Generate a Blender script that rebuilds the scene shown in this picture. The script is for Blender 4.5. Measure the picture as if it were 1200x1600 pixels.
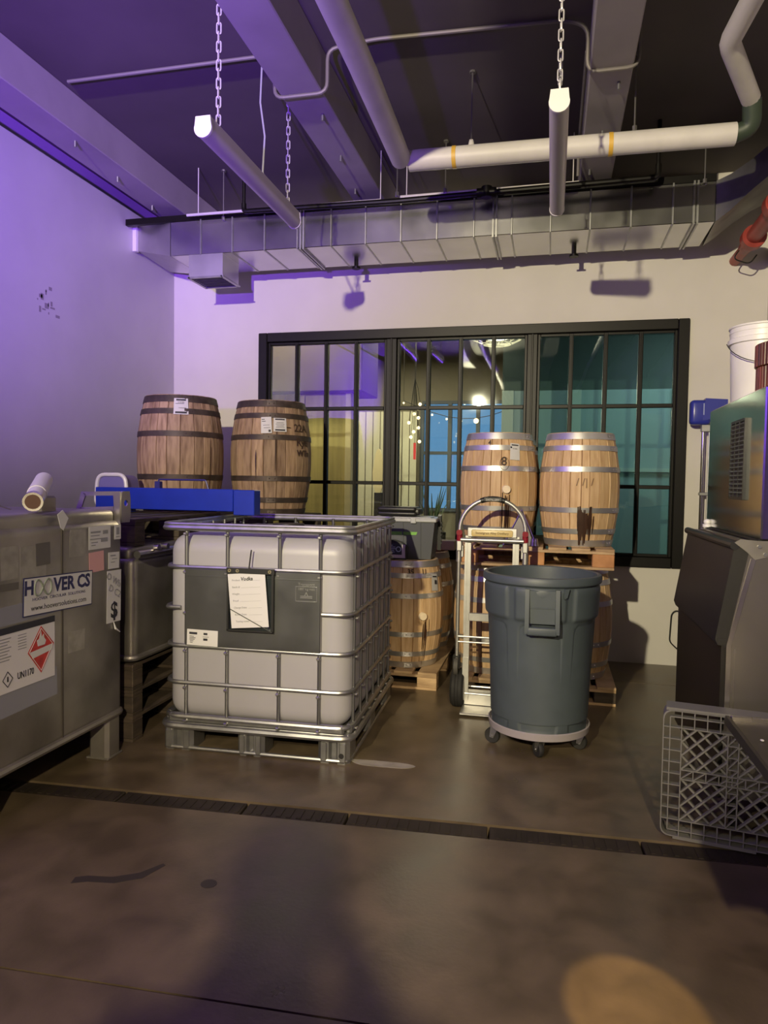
import bpy, bmesh, math, random
from mathutils import Vector, Matrix, Euler
random.seed(7)
PI = math.pi
for o in list(bpy.data.objects):
    bpy.data.objects.remove(o)
C = bpy.context.scene.collection
scn = bpy.context.scene

# ------------------------------------------------------------------ camera
cd = bpy.data.cameras.new('camera'); cam = bpy.data.objects.new('camera', cd); C.objects.link(cam)
scn.camera = cam
yaw, pit, rol = 0.2306027, 0.0409325, 0.01563416
cy, sy = math.cos(yaw), math.sin(yaw)
fw = Vector((-sy*math.cos(pit), cy*math.cos(pit), -math.sin(pit)))
rt = Vector((cy, sy, 0)); up = rt.cross(fw)
r2 = rt*math.cos(rol) + up*math.sin(rol); u2 = -rt*math.sin(rol) + up*math.cos(rol)
M3 = Matrix((r2, u2, -fw)).transposed()
cam.matrix_world = Matrix.Translation((0, 0, 1.46)) @ M3.to_4x4()
cd.sensor_fit = 'HORIZONTAL'; cd.sensor_width = 36; cd.lens = 36*1106.36/1200
cd.clip_start = 0.02; cd.clip_end = 200

# ------------------------------------------------------------------ world, exposure, room lights
w = bpy.data.worlds.new('world'); scn.world = w; w.use_nodes = True
w.node_tree.nodes['Background'].inputs[0].default_value = (0.22, 0.47, 0.88, 1)
w.node_tree.nodes['Background'].inputs[1].default_value = 1.1
scn.view_settings.view_transform = 'Standard'
scn.view_settings.look = 'None'
scn.view_settings.exposure = 0.0
scn.view_settings.gamma = 1.0
scn.view_settings.use_curve_mapping = False

def light(name, kind, loc, energy, color, target=None, **kw):
    l = bpy.data.lights.new(name, kind); l.energy = energy; l.color = color
    for k, v in kw.items(): setattr(l, k, v)
    o = bpy.data.objects.new(name, l); C.objects.link(o); o.location = loc
    if target is not None:
        o.rotation_euler = (Vector(target) - Vector(loc)).to_track_quat('-Z', 'Y').to_euler()
    return o
WARM = (1.0, 0.88, 0.58)
light('warm_lamp_left', 'SPOT', (-1.35, -2.5, 3.2), 2150, WARM, (-0.15, 6.0, 3.25), shadow_soft_size=0.05, spot_size=1.20, spot_blend=0.75)
light('warm_lamp_rear', 'SPOT', (0.80, -2.95, 3.1), 1500, (1.0, 0.82, 0.52), (-0.5, 0.9, 0.0), shadow_soft_size=0.07, spot_size=0.86, spot_blend=0.8)
light('violet_lamp', 'SPOT', (-1.2, -1.2, 1.9), 3300, (0.23, 0.06, 1.0), (-3.6, 2.3, 4.6), shadow_soft_size=0.06, spot_size=1.5, spot_blend=0.9)
light('floor_spot', 'SPOT', (0.9, -0.2, 3.3), 1050, (1.0, 0.64, 0.22), (0.27, 2.02, 0.0), shadow_soft_size=0.02, spot_size=0.10, spot_blend=0.2)
light('lounge_lamp', 'AREA', (-2.4, 9.0, 3.4), 130, (1.0, 0.85, 0.58), (-2.4, 9.0, 0), shape='RECTANGLE', size=2.6, size_y=2.0)
light('lounge_front_fill', 'AREA', (-2.7, 6.75, 3.3), 45, (1.0, 0.86, 0.52), (-2.6, 7.5, 0.9), shape='RECTANGLE', size=1.6, size_y=0.3)  # added fill light out of view, brightens the timber partition
light('teal_lamp', 'AREA', (1.6, 7.0, 3.0), 30, (0.95, 1.0, 0.92), (1.2, 8.0, 0.6), shape='RECTANGLE', size=1.6, size_y=0.4)

# ------------------------------------------------------------------ helpers
class G:
    """collects shapes into one bmesh"""
    def __init__(s): s.b = bmesh.new()
    def _x(s, vs, M):
        if M is not None:
            for v in vs: v.co = M @ v.co
    def box(s, c, d, bev=0, seg=1, M=None, rz=0):
        r = bmesh.ops.create_cube(s.b, size=1)['verts']
        for v in r: v.co = Vector((v.co.x*d[0], v.co.y*d[1], v.co.z*d[2]))
        if bev > 0:
            es = list({e for v in r for e in v.link_edges})
            q = bmesh.ops.bevel(s.b, geom=es, offset=bev, segments=seg, affect='EDGES', profile=0.5)
            r = list({v for f in q['faces'] for v in f.verts} | {v for v in r if v.is_valid})
        T = Matrix.Translation(c) @ Matrix.Rotation(rz, 4, 'Z')
        s._x(r, T if M is None else M @ T)
        return s
    def bb(s, a, b, bev=0, seg=1, M=None):
        return s.box([(a[i]+b[i])/2 for i in range(3)], [abs(b[i]-a[i]) for i in range(3)], bev, seg, M)
    def tube(s, pts, r, n=10, closed=False, M=None, cap=True):
        P = [Vector(p) for p in pts]; k = len(P); rings = []
        rr = r if isinstance(r, (list, tuple)) else [r]*k
        prev = None
        for i in range(k):
            if closed: t = (P[(i+1) % k]-P[i-1]).normalized()
            elif i == 0: t = (P[1]-P[0]).normalized()
            elif i == k-1: t = (P[-1]-P[-2]).normalized()
            else: t = ((P[i+1]-P[i]).normalized()+(P[i]-P[i-1]).normalized()).normalized()
            if prev is None:
                a = Vector((0, 0, 1)) if abs(t.z) < 0.9 else Vector((1, 0, 0))
                u = t.cross(a).normalized()
            else:
                u = prev - t*prev.dot(t); u.normalize()
            prev = u; v = t.cross(u)
            sc = 1.0
            if not closed and 0 < i < k-1:
                d = (P[i]-P[i-1]).normalized().dot(t); sc = 1/max(d, 0.5)
            ring = []
            for j in range(n):
                a = 2*PI*j/n
                co = P[i] + (u*math.cos(a)+v*math.sin(a))*rr[i]
                if sc > 1.02:
                    bis = ((P[i+1]-P[i]).normalized()-(P[i]-P[i-1]).normalized())
                    if bis.length > 1e-6:
                        bis.normalize(); off = co-P[i]; off += bis*off.dot(bis)*(sc-1); co = P[i]+off
                ring.append(s.b.verts.new(co if M is None else M @ co))
            rings.append(ring)
        m = k if closed else k-1
        for i in range(m):
            A, B = rings[i], rings[(i+1) % k]
            for j in range(n):
                s.b.faces.new((A[j], A[(j+1) % n], B[(j+1) % n], B[j]))
        if not closed and cap:
            s.b.faces.new(rings[0][::-1]); s.b.faces.new(rings[-1])
        return s
    def cyl(s, a, b, r, n=16, r1=None, M=None):
        return s.tube([a, b], [r, r if r1 is None else r1], n, M=M)
    def lathe(s, prof, n=32, c=(0, 0, 0), M=None, closed=False, a0=0, a1=2*PI):
        full = abs(a1-a0-2*PI) < 1e-6; cols = []
        for j in range(n if full else n+1):
            a = a0+(a1-a0)*j/n
            col = []
            for (r, z) in prof:
                co = Vector((c[0]+r*math.cos(a), c[1]+r*math.sin(a), c[2]+z))
                col.append(s.b.verts.new(co if M is None else M @ co))
            cols.append(col)
        K = len(prof)
        for j in range(n):
            A = cols[j]; B = cols[(j+1) % len(cols)]
            for i in range(K if closed else K-1):
                i2 = (i+1) % K
                if prof[i][0] < 1e-6 and prof[i2][0] < 1e-6: continue
                try: s.b.faces.new((A[i], B[i], B[i2], A[i2]))
                except ValueError: pass
        return s
    def prism(s, poly, a, b, axis='z', M=None):
        """poly (u,v); axis z:(x,y) y:(x,z) x:(y,z)"""
        def mk(u, v, t):
            co = Vector((u, v, t) if axis == 'z' else (u, t, v) if axis == 'y' else (t, u, v))
            return s.b.verts.new(co if M is None else M @ co)
        A = [mk(u, v, a) for u, v in poly]; B = [mk(u, v, b) for u, v in poly]
        n = len(poly)
        s.b.faces.new(A[::-1]); s.b.faces.new(B)
        for i in range(n): s.b.faces.new((A[i], A[(i+1) % n], B[(i+1) % n], B[i]))
        return s
    def ball(s, c, r, sc=(1, 1, 1), u=12, v=8):
        q = bmesh.ops.create_uvsphere(s.b, u_segments=u, v_segments=v, radius=r)['verts']
        for x in q: x.co = Vector((x.co.x*sc[0]+c[0], x.co.y*sc[1]+c[1], x.co.z*sc[2]+c[2]))
        return s
    def quad(s, *p):
        s.b.faces.new([s.b.verts.new(Vector(q)) for q in p]); return s
    def mesh(s, name, mat, ang=35):
        bmesh.ops.remove_doubles(s.b, verts=s.b.verts, dist=1e-6)
        bmesh.ops.recalc_face_normals(s.b, faces=s.b.faces)
        me = bpy.data.meshes.new(name); s.b.to_mesh(me); s.b.free()
        me.materials.append(mat)
        me.polygons.foreach_set('use_smooth', [True]*len(me.polygons))
        me.set_sharp_from_angle(angle=math.radians(ang))
        return me
    def build(s, name, mat, parent=None, ang=35, loc=None):
        return link(name, s.mesh(name, mat, ang), parent, loc)

def link(name, me, parent=None, loc=None):
    o = bpy.data.objects.new(name, me); C.objects.link(o)
    if parent is not None: o.parent = parent
    if loc is not None: o.location = loc
    return o
def tag(o, label=None, cat=None, group=None, kind=None):
    if label: o['label'] = label
    if cat: o['category'] = cat
    if group: o['group'] = group
    if kind: o['kind'] = kind
    return o
def thing(name, label, cat, loc=(0, 0, 0), rz=0, group=None):
    o = bpy.data.objects.new(name, None); C.objects.link(o); o.empty_display_size = 0.1
    o.location = loc; o.rotation_euler = (0, 0, rz)
    return tag(o, label, cat, group)
def struct(g, name, mat, parent=None, ang=35):
    o = g.build(name, mat, parent, ang)
    if parent is None: o['kind'] = 'structure'
    return o
def copy_tree(o, parent=None):
    c = o.copy(); C.objects.link(c)
    if parent is not None: c.parent = parent
    for ch in [k for k in bpy.data.objects if k.parent == o]: copy_tree(ch, c)
    return c
def arc(c, r, a0, a1, n, plane='xz'):
    out = []
    for i in range(n+1):
        a = a0+(a1-a0)*i/n; u, v = r*math.cos(a), r*math.sin(a)
        out.append((c[0]+u, c[1], c[2]+v) if plane == 'xz' else (c[0]+u, c[1]+v, c[2]) if plane == 'xy' else (c[0], c[1]+u, c[2]+v))
    return out
def fillet(pts, r, n=5, closed=False):
    P = [Vector(p) for p in pts]; k = len(P); out = []
    rng = range(k) if closed else range(1, k-1)
    if not closed: out.append(P[0])
    for i in rng:
        a, b, c = P[i-1], P[i], P[(i+1) % k]
        d1 = min(r, (a-b).length*0.49); d2 = min(r, (c-b).length*0.49)
        s_, e_ = b+(a-b).normalized()*d1, b+(c-b).normalized()*d2
        for j in range(n+1):
            t = j/n; out.append(s_*(1-t)**2 + b*2*t*(1-t) + e_*t*t)
    if not closed: out.append(P[-1])
    return out
def basis(o, ex, ey):
    ex = Vector(ex).normalized(); ey = Vector(ey).normalized(); ez = ex.cross(ey)
    M = Matrix((ex, ey, ez)).transposed().to_4x4(); M.translation = o
    return M

# ------------------------------------------------------------------ materials
MT = {}
def mat(name, col, rough=0.5, metal=0.0, nscale=0, namt=0.0, bump=0.0, stretch=(1, 1, 1), col2=None, spec=None,
        emit=None, estr=0, rnd=0.0, coat=0, detail=4, nlow=0.35, nhigh=0.65, rvar=0.0, trans=0, alpha=None):
    if name in MT: return MT[name]
    m = bpy.data.materials.new(name); m.use_nodes = True; nt = m.node_tree; N = nt.nodes; L = nt.links
    b = N['Principled BSDF']
    b.inputs['Roughness'].default_value = rough; b.inputs['Metallic'].default_value = metal
    if spec is not None: b.inputs['Specular IOR Level'].default_value = spec
    if coat: b.inputs['Coat Weight'].default_value = coat; b.inputs['Coat Roughness'].default_value = 0.15
    b.inputs['Base Color'].default_value = (*col, 1)
    if trans: b.inputs['Transmission Weight'].default_value = trans
    if emit: b.inputs['Emission Color'].default_value = (*emit, 1); b.inputs['Emission Strength'].default_value = estr
    src = None
    if nscale:
        tc = N.new('ShaderNodeTexCoord'); mp = N.new('ShaderNodeMapping'); mp.inputs['Scale'].default_value = stretch
        L.new(tc.outputs['Object'], mp.inputs['Vector'])
        no = N.new('ShaderNodeTexNoise'); no.inputs['Scale'].default_value = nscale; no.inputs['Detail'].default_value = detail
        if rnd:
            oi = N.new('ShaderNodeObjectInfo'); ad = N.new('ShaderNodeVectorMath'); ad.operation = 'ADD'
            ml = N.new('ShaderNodeVectorMath'); ml.operation = 'SCALE'; ml.inputs['Scale'].default_value = 37.0
            cb = N.new('ShaderNodeCombineXYZ')
            for k in range(3): L.new(oi.outputs['Random'], cb.inputs[k])
            L.new(cb.outputs[0], ml.inputs[0]); L.new(mp.outputs[0], ad.inputs[0]); L.new(ml.outputs[0], ad.inputs[1])
            L.new(ad.outputs[0], no.inputs['Vector'])
        else: L.new(mp.outputs[0], no.inputs['Vector'])
        rp = N.new('ShaderNodeValToRGB'); rp.color_ramp.elements[0].position = nlow; rp.color_ramp.elements[1].position = nhigh
        c2 = col2 if col2 else tuple(max(0, c*(1-namt)) for c in col)
        rp.color_ramp.elements[0].color = (*c2, 1); rp.color_ramp.elements[1].color = (*col, 1)
        L.new(no.outputs['Fac'], rp.inputs[0]); src = rp.outputs[0]
        if rnd:
            hs = N.new('ShaderNodeHueSaturation'); mr = N.new('ShaderNodeMapRange')
            mr.inputs['To Min'].default_value = 1-rnd; mr.inputs['To Max'].default_value = 1+rnd
            L.new(oi.outputs['Random'], mr.inputs['Value']); L.new(mr.outputs[0], hs.inputs['Value']); L.new(src, hs.inputs['Color']); src = hs.outputs[0]
        L.new(src, b.inputs['Base Color'])
        if bump:
            bp = N.new('ShaderNodeBump'); bp.inputs['Strength'].default_value = bump; bp.inputs['Distance'].default_value = 0.01
            L.new(no.outputs['Fac'], bp.inputs['Height']); L.new(bp.outputs[0], b.inputs['Normal'])
        if rvar:
            m2 = N.new('ShaderNodeMapRange'); m2.inputs['To Min'].default_value = max(0.02, rough-rvar); m2.inputs['To Max'].default_value = rough+rvar
            L.new(no.outputs['Fac'], m2.inputs['Value']); L.new(m2.outputs[0], b.inputs['Roughness'])
    MT[name] = m; return m

white_wall = mat('white_wall', (0.62, 0.59, 0.55), 0.7, nscale=2.2, namt=0.07, bump=0.05, detail=6)
side_wall = mat('side_wall', (0.60, 0.58, 0.58), 0.45, nscale=1.6, namt=0.10, bump=0.05, detail=6)
ceil_m = mat('ceiling_paint', (0.115, 0.10, 0.095), 0.75, nscale=1.2, namt=0.22, bump=0.08, detail=6, spec=0.2)
beam_m = mat('beam_paint', (0.34, 0.31, 0.31), 0.7, nscale=2.5, namt=0.15, bump=0.05)
galv = mat('galvanised', (0.60, 0.60, 0.58), 0.36, 1.0, nscale=5, namt=0.12, bump=0.02, rvar=0.05)
galv_p = mat('galvanised_tube', (0.40, 0.40, 0.40), 0.38, 0.9, nscale=14, namt=0.2)
steel = mat('stainless', (0.60, 0.57, 0.53), 0.30, 1.0, nscale=3, namt=0.22, stretch=(1, 1, .5), bump=0.015, rvar=0.1)
steel_d = mat('stainless_dirty', (0.37, 0.345, 0.31), 0.42, 0.75, nscale=3.2, namt=0.38, bump=0.03, rvar=0.12, detail=7)
steel_m = mat('stainless_mirror', (0.62, 0.63, 0.60), 0.14, 1.0, nscale=1.2, namt=0.10, bump=0.12, detail=1)
chrome = mat('chrome', (0.75, 0.75, 0.74), 0.12, 1.0)
alu = mat('aluminium', (0.50, 0.49, 0.47), 0.42, 0.85, nscale=20, namt=0.12)
black_m = mat('black_steel', (0.0045, 0.0035, 0.003), 0.42, 0.0, nscale=30, namt=0.3, spec=0.25)
black_p = mat('black_plastic', (0.012, 0.012, 0.012), 0.45)
rubber = mat('rubber', (0.014, 0.013, 0.013), 0.75, nscale=40, namt=0.3)
pvc = mat('white_pipe', (0.60, 0.57, 0.55), 0.5, nscale=5, namt=0.12)
white_p = mat('white_plastic', (0.72, 0.70, 0.68), 0.38, nscale=6, namt=0.06)
paper = mat('paper', (0.58, 0.57, 0.57), 0.7)
ink = mat('ink', (0.02, 0.02, 0.03), 0.6)
navy = mat('navy_ink', (0.02, 0.02, 0.09), 0.6)
grey_ink = mat('grey_ink', (0.25, 0.25, 0.27), 0.7)
green_ink = mat('sage_ink', (0.22, 0.25, 0.20), 0.6)
red_ink = mat('red_ink', (0.52, 0.035, 0.03), 0.5, nscale=30, namt=0.35)
pink = mat('pink_paper', (0.62, 0.33, 0.33), 0.6)
blue_m = mat('blue_paint', (0.005, 0.025, 0.36), 0.38, nscale=8, namt=0.12)
blue_p = mat('blue_plastic', (0.03, 0.04, 0.30), 0.25)
red_pipe = mat('red_pipe', (0.33, 0.035, 0.025), 0.42, nscale=10, namt=0.3)
grey_can = mat('grey_bin_plastic', (0.060, 0.075, 0.088), 0.48, nscale=10, namt=0.10, bump=0.02)
grey_crate = mat('grey_rack_plastic', (0.15, 0.145, 0.14), 0.5)
lilac_ring = mat('dolly_plastic', (0.30, 0.27, 0.29), 0.5)
oak_new = mat('oak_fresh', (0.60, 0.41, 0.23), 0.6, nscale=7, stretch=(6, 6, 0.6), col2=(0.46, 0.285, 0.14), bump=0.12, rnd=0.14, detail=7, nlow=.3, nhigh=.62)
oak_old = mat('oak_aged', (0.35, 0.235, 0.145), 0.7, nscale=6, stretch=(5, 5, 0.8), col2=(0.17, 0.10, 0.058), bump=0.2, rnd=0.2, detail=8, nlow=.32, nhigh=.6)
hoop_new = mat('hoop_steel', (0.62, 0.61, 0.60), 0.38, 0.8, nscale=5, namt=0.2, rvar=0.06)
hoop_old = mat('hoop_rusted', (0.085, 0.062, 0.052), 0.55, 0.4, nscale=12, namt=0.45)
stain = mat('dark_spill', (0.05, 0.022, 0.012), 0.35, nscale=14, namt=0.4, stretch=(3, 3, .5))
palw = mat('pallet_wood', (0.50, 0.34, 0.19), 0.7, nscale=6, stretch=(1, 1, 4), col2=(0.30, 0.19, 0.10), bump=0.15, rnd=0.18, detail=7)
palo = mat('pallet_block_wood', (0.52, 0.25, 0.10), 0.7, nscale=9, col2=(0.36, 0.16, 0.06), bump=0.15, rnd=0.1)
palgrey = mat('pallet_wood_dark_shaded', (0.085, 0.062, 0.042), 0.8, nscale=6, stretch=(1, 1, 4), namt=0.5, bump=0.2, rnd=0.2)  # dark wood, darkened further to paint in the pallets' shade
cork = mat('bung_wood', (0.85, 0.70, 0.50), 0.6, nscale=30, namt=0.1)
kraft = mat('kraft_card', (0.50, 0.42, 0.27), 0.75, nscale=8, namt=0.1)
tote_grey = mat('grey_tote_plastic', (0.085, 0.09, 0.10), 0.4)
green_t = mat('green_tape', (0.16, 0.42, 0.05), 0.5)
yellow_t = mat('yellow_band', (0.60, 0.36, 0.05), 0.5)
plaque_m = mat('brass_plaque', (0.60, 0.47, 0.20), 0.4)
plate_m = mat('plate_steel', (0.20, 0.205, 0.21), 0.34, 0.9, nscale=4, namt=0.15, rvar=0.1)
ply = mat('lounge_ply', (0.50, 0.40, 0.17), 0.6, nscale=3, stretch=(6, 6, .5), namt=0.25)
teal = mat('teal_paint', (0.22, 0.31, 0.335), 0.5)
teal_l = mat('teal_light', (0.33, 0.41, 0.40), 0.5)
dark_paint = mat('dark_paint', (0.03, 0.027, 0.024), 0.7)
brown_w = mat('dark_brown_wood', (0.20, 0.045, 0.018), 0.42, nscale=8, stretch=(8, 8, .3), col2=(0.05, 0.014, 0.008), detail=6)
maroon = mat('maroon_knob', (0.22, 0.01, 0.02), 0.25)
wire_m = mat('dark_wire', (0.03, 0.03, 0.03), 0.4, 0.5)

def ibc_plastic():
    m = mat('natural_plastic', (0.34, 0.33, 0.36), 0.42, nscale=3, namt=0.05)
    b = m.node_tree.nodes['Principled BSDF']
    b.inputs['Subsurface Weight'].default_value = 0.15; b.inputs['Subsurface Radius'].default_value = (0.05, 0.05, 0.05)
    return m
natural = ibc_plastic()

def glass_mat(name, tint, refl=0.5, rough=0.02):
    m = bpy.data.materials.new(name); m.use_nodes = True; nt = m.node_tree; N = nt.nodes; L = nt.links
    N.remove(N['Principled BSDF']); out = N['Material Output']
    tr = N.new('ShaderNodeBsdfTransparent'); tr.inputs[0].default_value = (*tint, 1)
    gl = N.new('ShaderNodeBsdfGlossy'); gl.inputs['Roughness'].default_value = rough; gl.inputs['Color'].default_value = (.9, .95, .95, 1)
    no = N.new('ShaderNodeTexNoise'); no.inputs['Scale'].default_value = 2.5; no.inputs['Detail'].default_value = 1
    bp = N.new('ShaderNodeBump'); bp.inputs['Strength'].default_value = 0.25; bp.inputs['Distance'].default_value = 0.01
    tc = N.new('ShaderNodeTexCoord'); L.new(tc.outputs['Object'], no.inputs['Vector'])
    L.new(no.outputs['Fac'], bp.inputs['Height']); L.new(bp.outputs[0], gl.inputs['Normal'])
    fr = N.new('ShaderNodeFresnel'); fr.inputs['IOR'].default_value = 1.5
    mu = N.new('ShaderNodeMath'); mu.operation = 'MULTIPLY_ADD'; mu.inputs[1].default_value = 1.2; mu.inputs[2].default_value = refl
    L.new(fr.outputs[0], mu.inputs[0])
    mx = N.new('ShaderNodeMixShader'); L.new(mu.outputs[0], mx.inputs[0]); L.new(tr.outputs[0], mx.inputs[1]); L.new(gl.outputs[0], mx.inputs[2])
    L.new(mx.outputs[0], out.inputs[0]); MT[name] = m; return m
glass = glass_mat('pane_glass', (0.86, 0.9, 0.88), 0.02)
glass_teal = glass_mat('pane_glass_tinted', (0.62, 0.75, 0.74), 0.02)
clear_vinyl = glass_mat('clear_vinyl', (0.80, 0.84, 0.86), 0.05, 0.1)

def emis(name, col, s):
    return mat(name, (0, 0, 0), 0.5, emit=col, estr=s)
bulb_m = emis('bulb_glow', (1.0, 0.72, 0.35), 5)
lampface = emis('lamp_face', (1.0, 0.92, 0.66), 6)
tubeglow = emis('tube_glow', (1.0, 0.95, 0.85), 7)
skyblue = emis('dusk_sky', (0.20, 0.48, 0.95), 1.15)

def floor_mat():
    m = bpy.data.materials.new('polished_concrete'); m.use_nodes = True; nt = m.node_tree; N = nt.nodes; L = nt.links
    b = N['Principled BSDF']
    tc = N.new('ShaderNodeTexCoord')
    def noise(sc, det, dist=0):
        n = N.new('ShaderNodeTexNoise'); n.inputs['Scale'].default_value = sc; n.inputs['Detail'].default_value = det
        n.inputs['Distortion'].default_value = dist; L.new(tc.outputs['Object'], n.inputs['Vector']); return n
    n1, n2, n3 = noise(0.9, 8, 0.6), noise(5, 8, 0.3), noise(60, 3)
    r1 = N.new('ShaderNodeValToRGB'); e = r1.color_ramp.elements
    e[0].position = .3; e[0].color = (0.088, 0.064, 0.039, 1); e[1].position = .7; e[1].color = (0.152, 0.116, 0.074, 1)
    L.new(n1.outputs['Fac'], r1.inputs[0])
    r2 = N.new('ShaderNodeValToRGB'); e = r2.color_ramp.elements
    e[0].position = .35; e[0].color = (0.66, 0.66, 0.66, 1); e[1].position = .66; e[1].color = (1.12, 1.12, 1.12, 1)
    L.new(n2.outputs['Fac'], r2.inputs[0])
    mx = N.new('ShaderNodeMix'); mx.data_type = 'RGBA'; mx.blend_type = 'MULTIPLY'; mx.inputs[0].default_value = 1
    L.new(r1.outputs[0], mx.inputs[6]); L.new(r2.outputs[0], mx.inputs[7]); L.new(mx.outputs[2], b.inputs['Base Color'])
    mr = N.new('ShaderNodeMapRange'); mr.inputs['To Min'].default_value = 0.20; mr.inputs['To Max'].default_value = 0.46
    L.new(n2.outputs['Fac'], mr.inputs['Value']); L.new(mr.outputs[0], b.inputs['Roughness'])
    bp = N.new('ShaderNodeBump'); bp.inputs['Strength'].default_value = 0.12; bp.inputs['Distance'].default_value = 0.004
    L.new(n3.outputs['Fac'], bp.inputs['Height']); L.new(bp.outputs[0], b.inputs['Normal'])
    MT['floor'] = m; return m
concrete = floor_mat()

# ------------------------------------------------------------------ text
def text_mesh(s, size, m, bold=0.0, depth=0.0003, font_shear=0.0, sx=1.0):
    cu = bpy.data.curves.new('lettering', 'FONT'); cu.body = s; cu.size = size; cu.extrude = depth
    cu.offset = bold; cu.align_x = 'CENTER'; cu.align_y = 'CENTER'; cu.shear = font_shear; cu.resolution_u = 2
    ob = bpy.data.objects.new('tmp_text', cu)
    me = bpy.data.meshes.new_from_object(ob)
    bpy.data.objects.remove(ob); bpy.data.curves.remove(cu)
    me.materials.clear(); me.materials.append(m); me.name = 'lettering'
    if sx != 1.0:
        for v in me.vertices: v.co.x *= sx
    return me
def lettering(s, size, m, parent, M, name='lettering', **kw):
    me = text_mesh(s, size, m, **kw); me.transform(M); return link(name, me, parent)
def sheet(name, wd, ht, m, parent, M, th=0.0012, lines=None, label=None):
    g = G(); g.box((0, 0, th/2), (wd, ht, th), M=M); o = g.build(name, m, parent)
    if label: o['label'] = label
    if lines:
        q = G()
        for (x, y, lw, lh) in lines: q.box((x*wd, y*ht, th+0.0004), (lw*wd, lh*ht, 0.0008), M=M)
        q.build('print', ink if lines else m, o)
    return o

# ------------------------------------------------------------------ the room
WX0, WX1, WZ0, WZ1 = -2.646, 1.052, 0.803, 2.815
YB = 6.15; XL = -3.52; XR = 1.62; ZC = 3.95
def nearl(x): return 2.90+0.06*x
def farl(x): return 3.03+0.06*x
def joint(x): return 1.82+0.05*x
fb = G(); fb.bb((-3.9, -4.9, -0.20), (2.0, 6.4, -0.055)); floor = struct(fb, 'floor', concrete)
xa, xb = -3.72, 1.82
def slab(poly):
    g = G(); g.prism(poly, -0.055, 0.0); return g.build('slab', concrete, floor)
g = 0.004
slab([(xa, -4.8), (xb, -4.8), (xb, joint(xb)-g), (xa, joint(xa)-g)])
slab([(xa, joint(xa)+g), (xb, joint(xb)+g), (xb, nearl(xb)), (xa, nearl(xa))])
slab([(xa, farl(xa)), (xb, farl(xb)), (xb, 5.52-g), (xa, 5.52-g)])
slab([(xa, 5.52+g), (xb, 5.52+g), (xb, 6.3), (xa, 6.3)])

wl = G(); wl.bb((-3.70, -4.8, 0), (XL, 6.15, 3.73)); wl.bb((-3.9, -4.8, 0), (-3.70, 6.35, 4.1)); struct(wl, 'wall_left', side_wall)
wb = G()
wb.bb((-3.70, YB, 0), (WX0, YB+0.2, ZC)); wb.bb((WX1, YB, 0), (2.0, YB+0.2, ZC))
wb.bb((WX0, YB, 0), (WX1, YB+0.2, WZ0)); wb.bb((WX0, YB, WZ1), (WX1, YB+0.2, ZC)); struct(wb, 'wall_back', white_wall)
wr = G(); wr.bb((XR, -4.8, 0), (2.0, YB, ZC)); struct(wr, 'wall_right', white_wall)
wr = G(); wr.bb((-3.9, -5.0, 0), (2.0, -4.8, ZC)); struct(wr, 'wall_rear', mat('rear_wall_paint', (0.12, 0.11, 0.10), 0.8))
cg = G(); cg.bb((-3.7, -5.0, ZC), (2.0, 6.35, 4.1)); ceil = struct(cg, 'ceiling', ceil_m)
for (a, b) in ((-3.31, -3.06), (-1.585, -1.335), (0.15, 0.375)):
    q = G(); q.bb((a, -4.8, 3.70), (b, YB, ZC), 0.006)
    bo = q.build('beam', beam_m, ceil)
    for k in range(3):
        qq = G(); yy = 5.3-0.55*k
        qq.cyl(((a+b)/2+0.05*(k-1), yy, 3.70), ((a+b)/2+0.05*(k-1), yy, 3.66), 0.009, 8)
        qq.build('anchor_bolt', galv_p, bo)
# paint marks on the left wall
q = G()
for k in range(14):
    y0 = 4.30+random.uniform(0, .22); z0 = 2.62+random.uniform(0, .2); 
    q.box((XL+0.0006, y0, z0), (0.001, random.uniform(.008, .05), random.uniform(.008, .05)))
q.build('scuff_mark', mat('scuff', (0.30, 0.27, 0.28), 0.8), bpy.data.objects['wall_left'])

# window: three steel-framed sashes of four by three panes
win = G(); y0, y1 = YB-0.035, YB+0.09
fwid = 0.085
win.bb((WX0, y0, WZ0), (WX0+fwid, y1, WZ1), .006); win.bb((WX1-fwid, y0, WZ0), (WX1, y1, WZ1), .006)
win.bb((WX0+fwid, y0, WZ0), (WX1-fwid, y1, WZ0+fwid), .006); win.bb((WX0+fwid, y0, WZ1-fwid), (WX1-fwid, y1, WZ1), .006)
win = struct(win, 'window_1', black_m)
mull = [(-1.440, -1.345), (-0.222, -0.135)]
for a, b in mull:
    q = G(); q.bb((a, y0+0.005, WZ0+fwid), (b, y1, WZ1-fwid), .006)
    q.bb(((a+b)/2-0.008, y0-0.005, WZ0+fwid), ((a+b)/2+0.008, y0+0.006, WZ1-fwid), .003); q.build('mullion', black_m, win)
cells = [(WX0+fwid, mull[0][0]), (mull[0][1], mull[1][0]), (mull[1][1], WX1-fwid)]
rows = [WZ0+fwid, 1.46, 2.125, WZ1-fwid]
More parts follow.
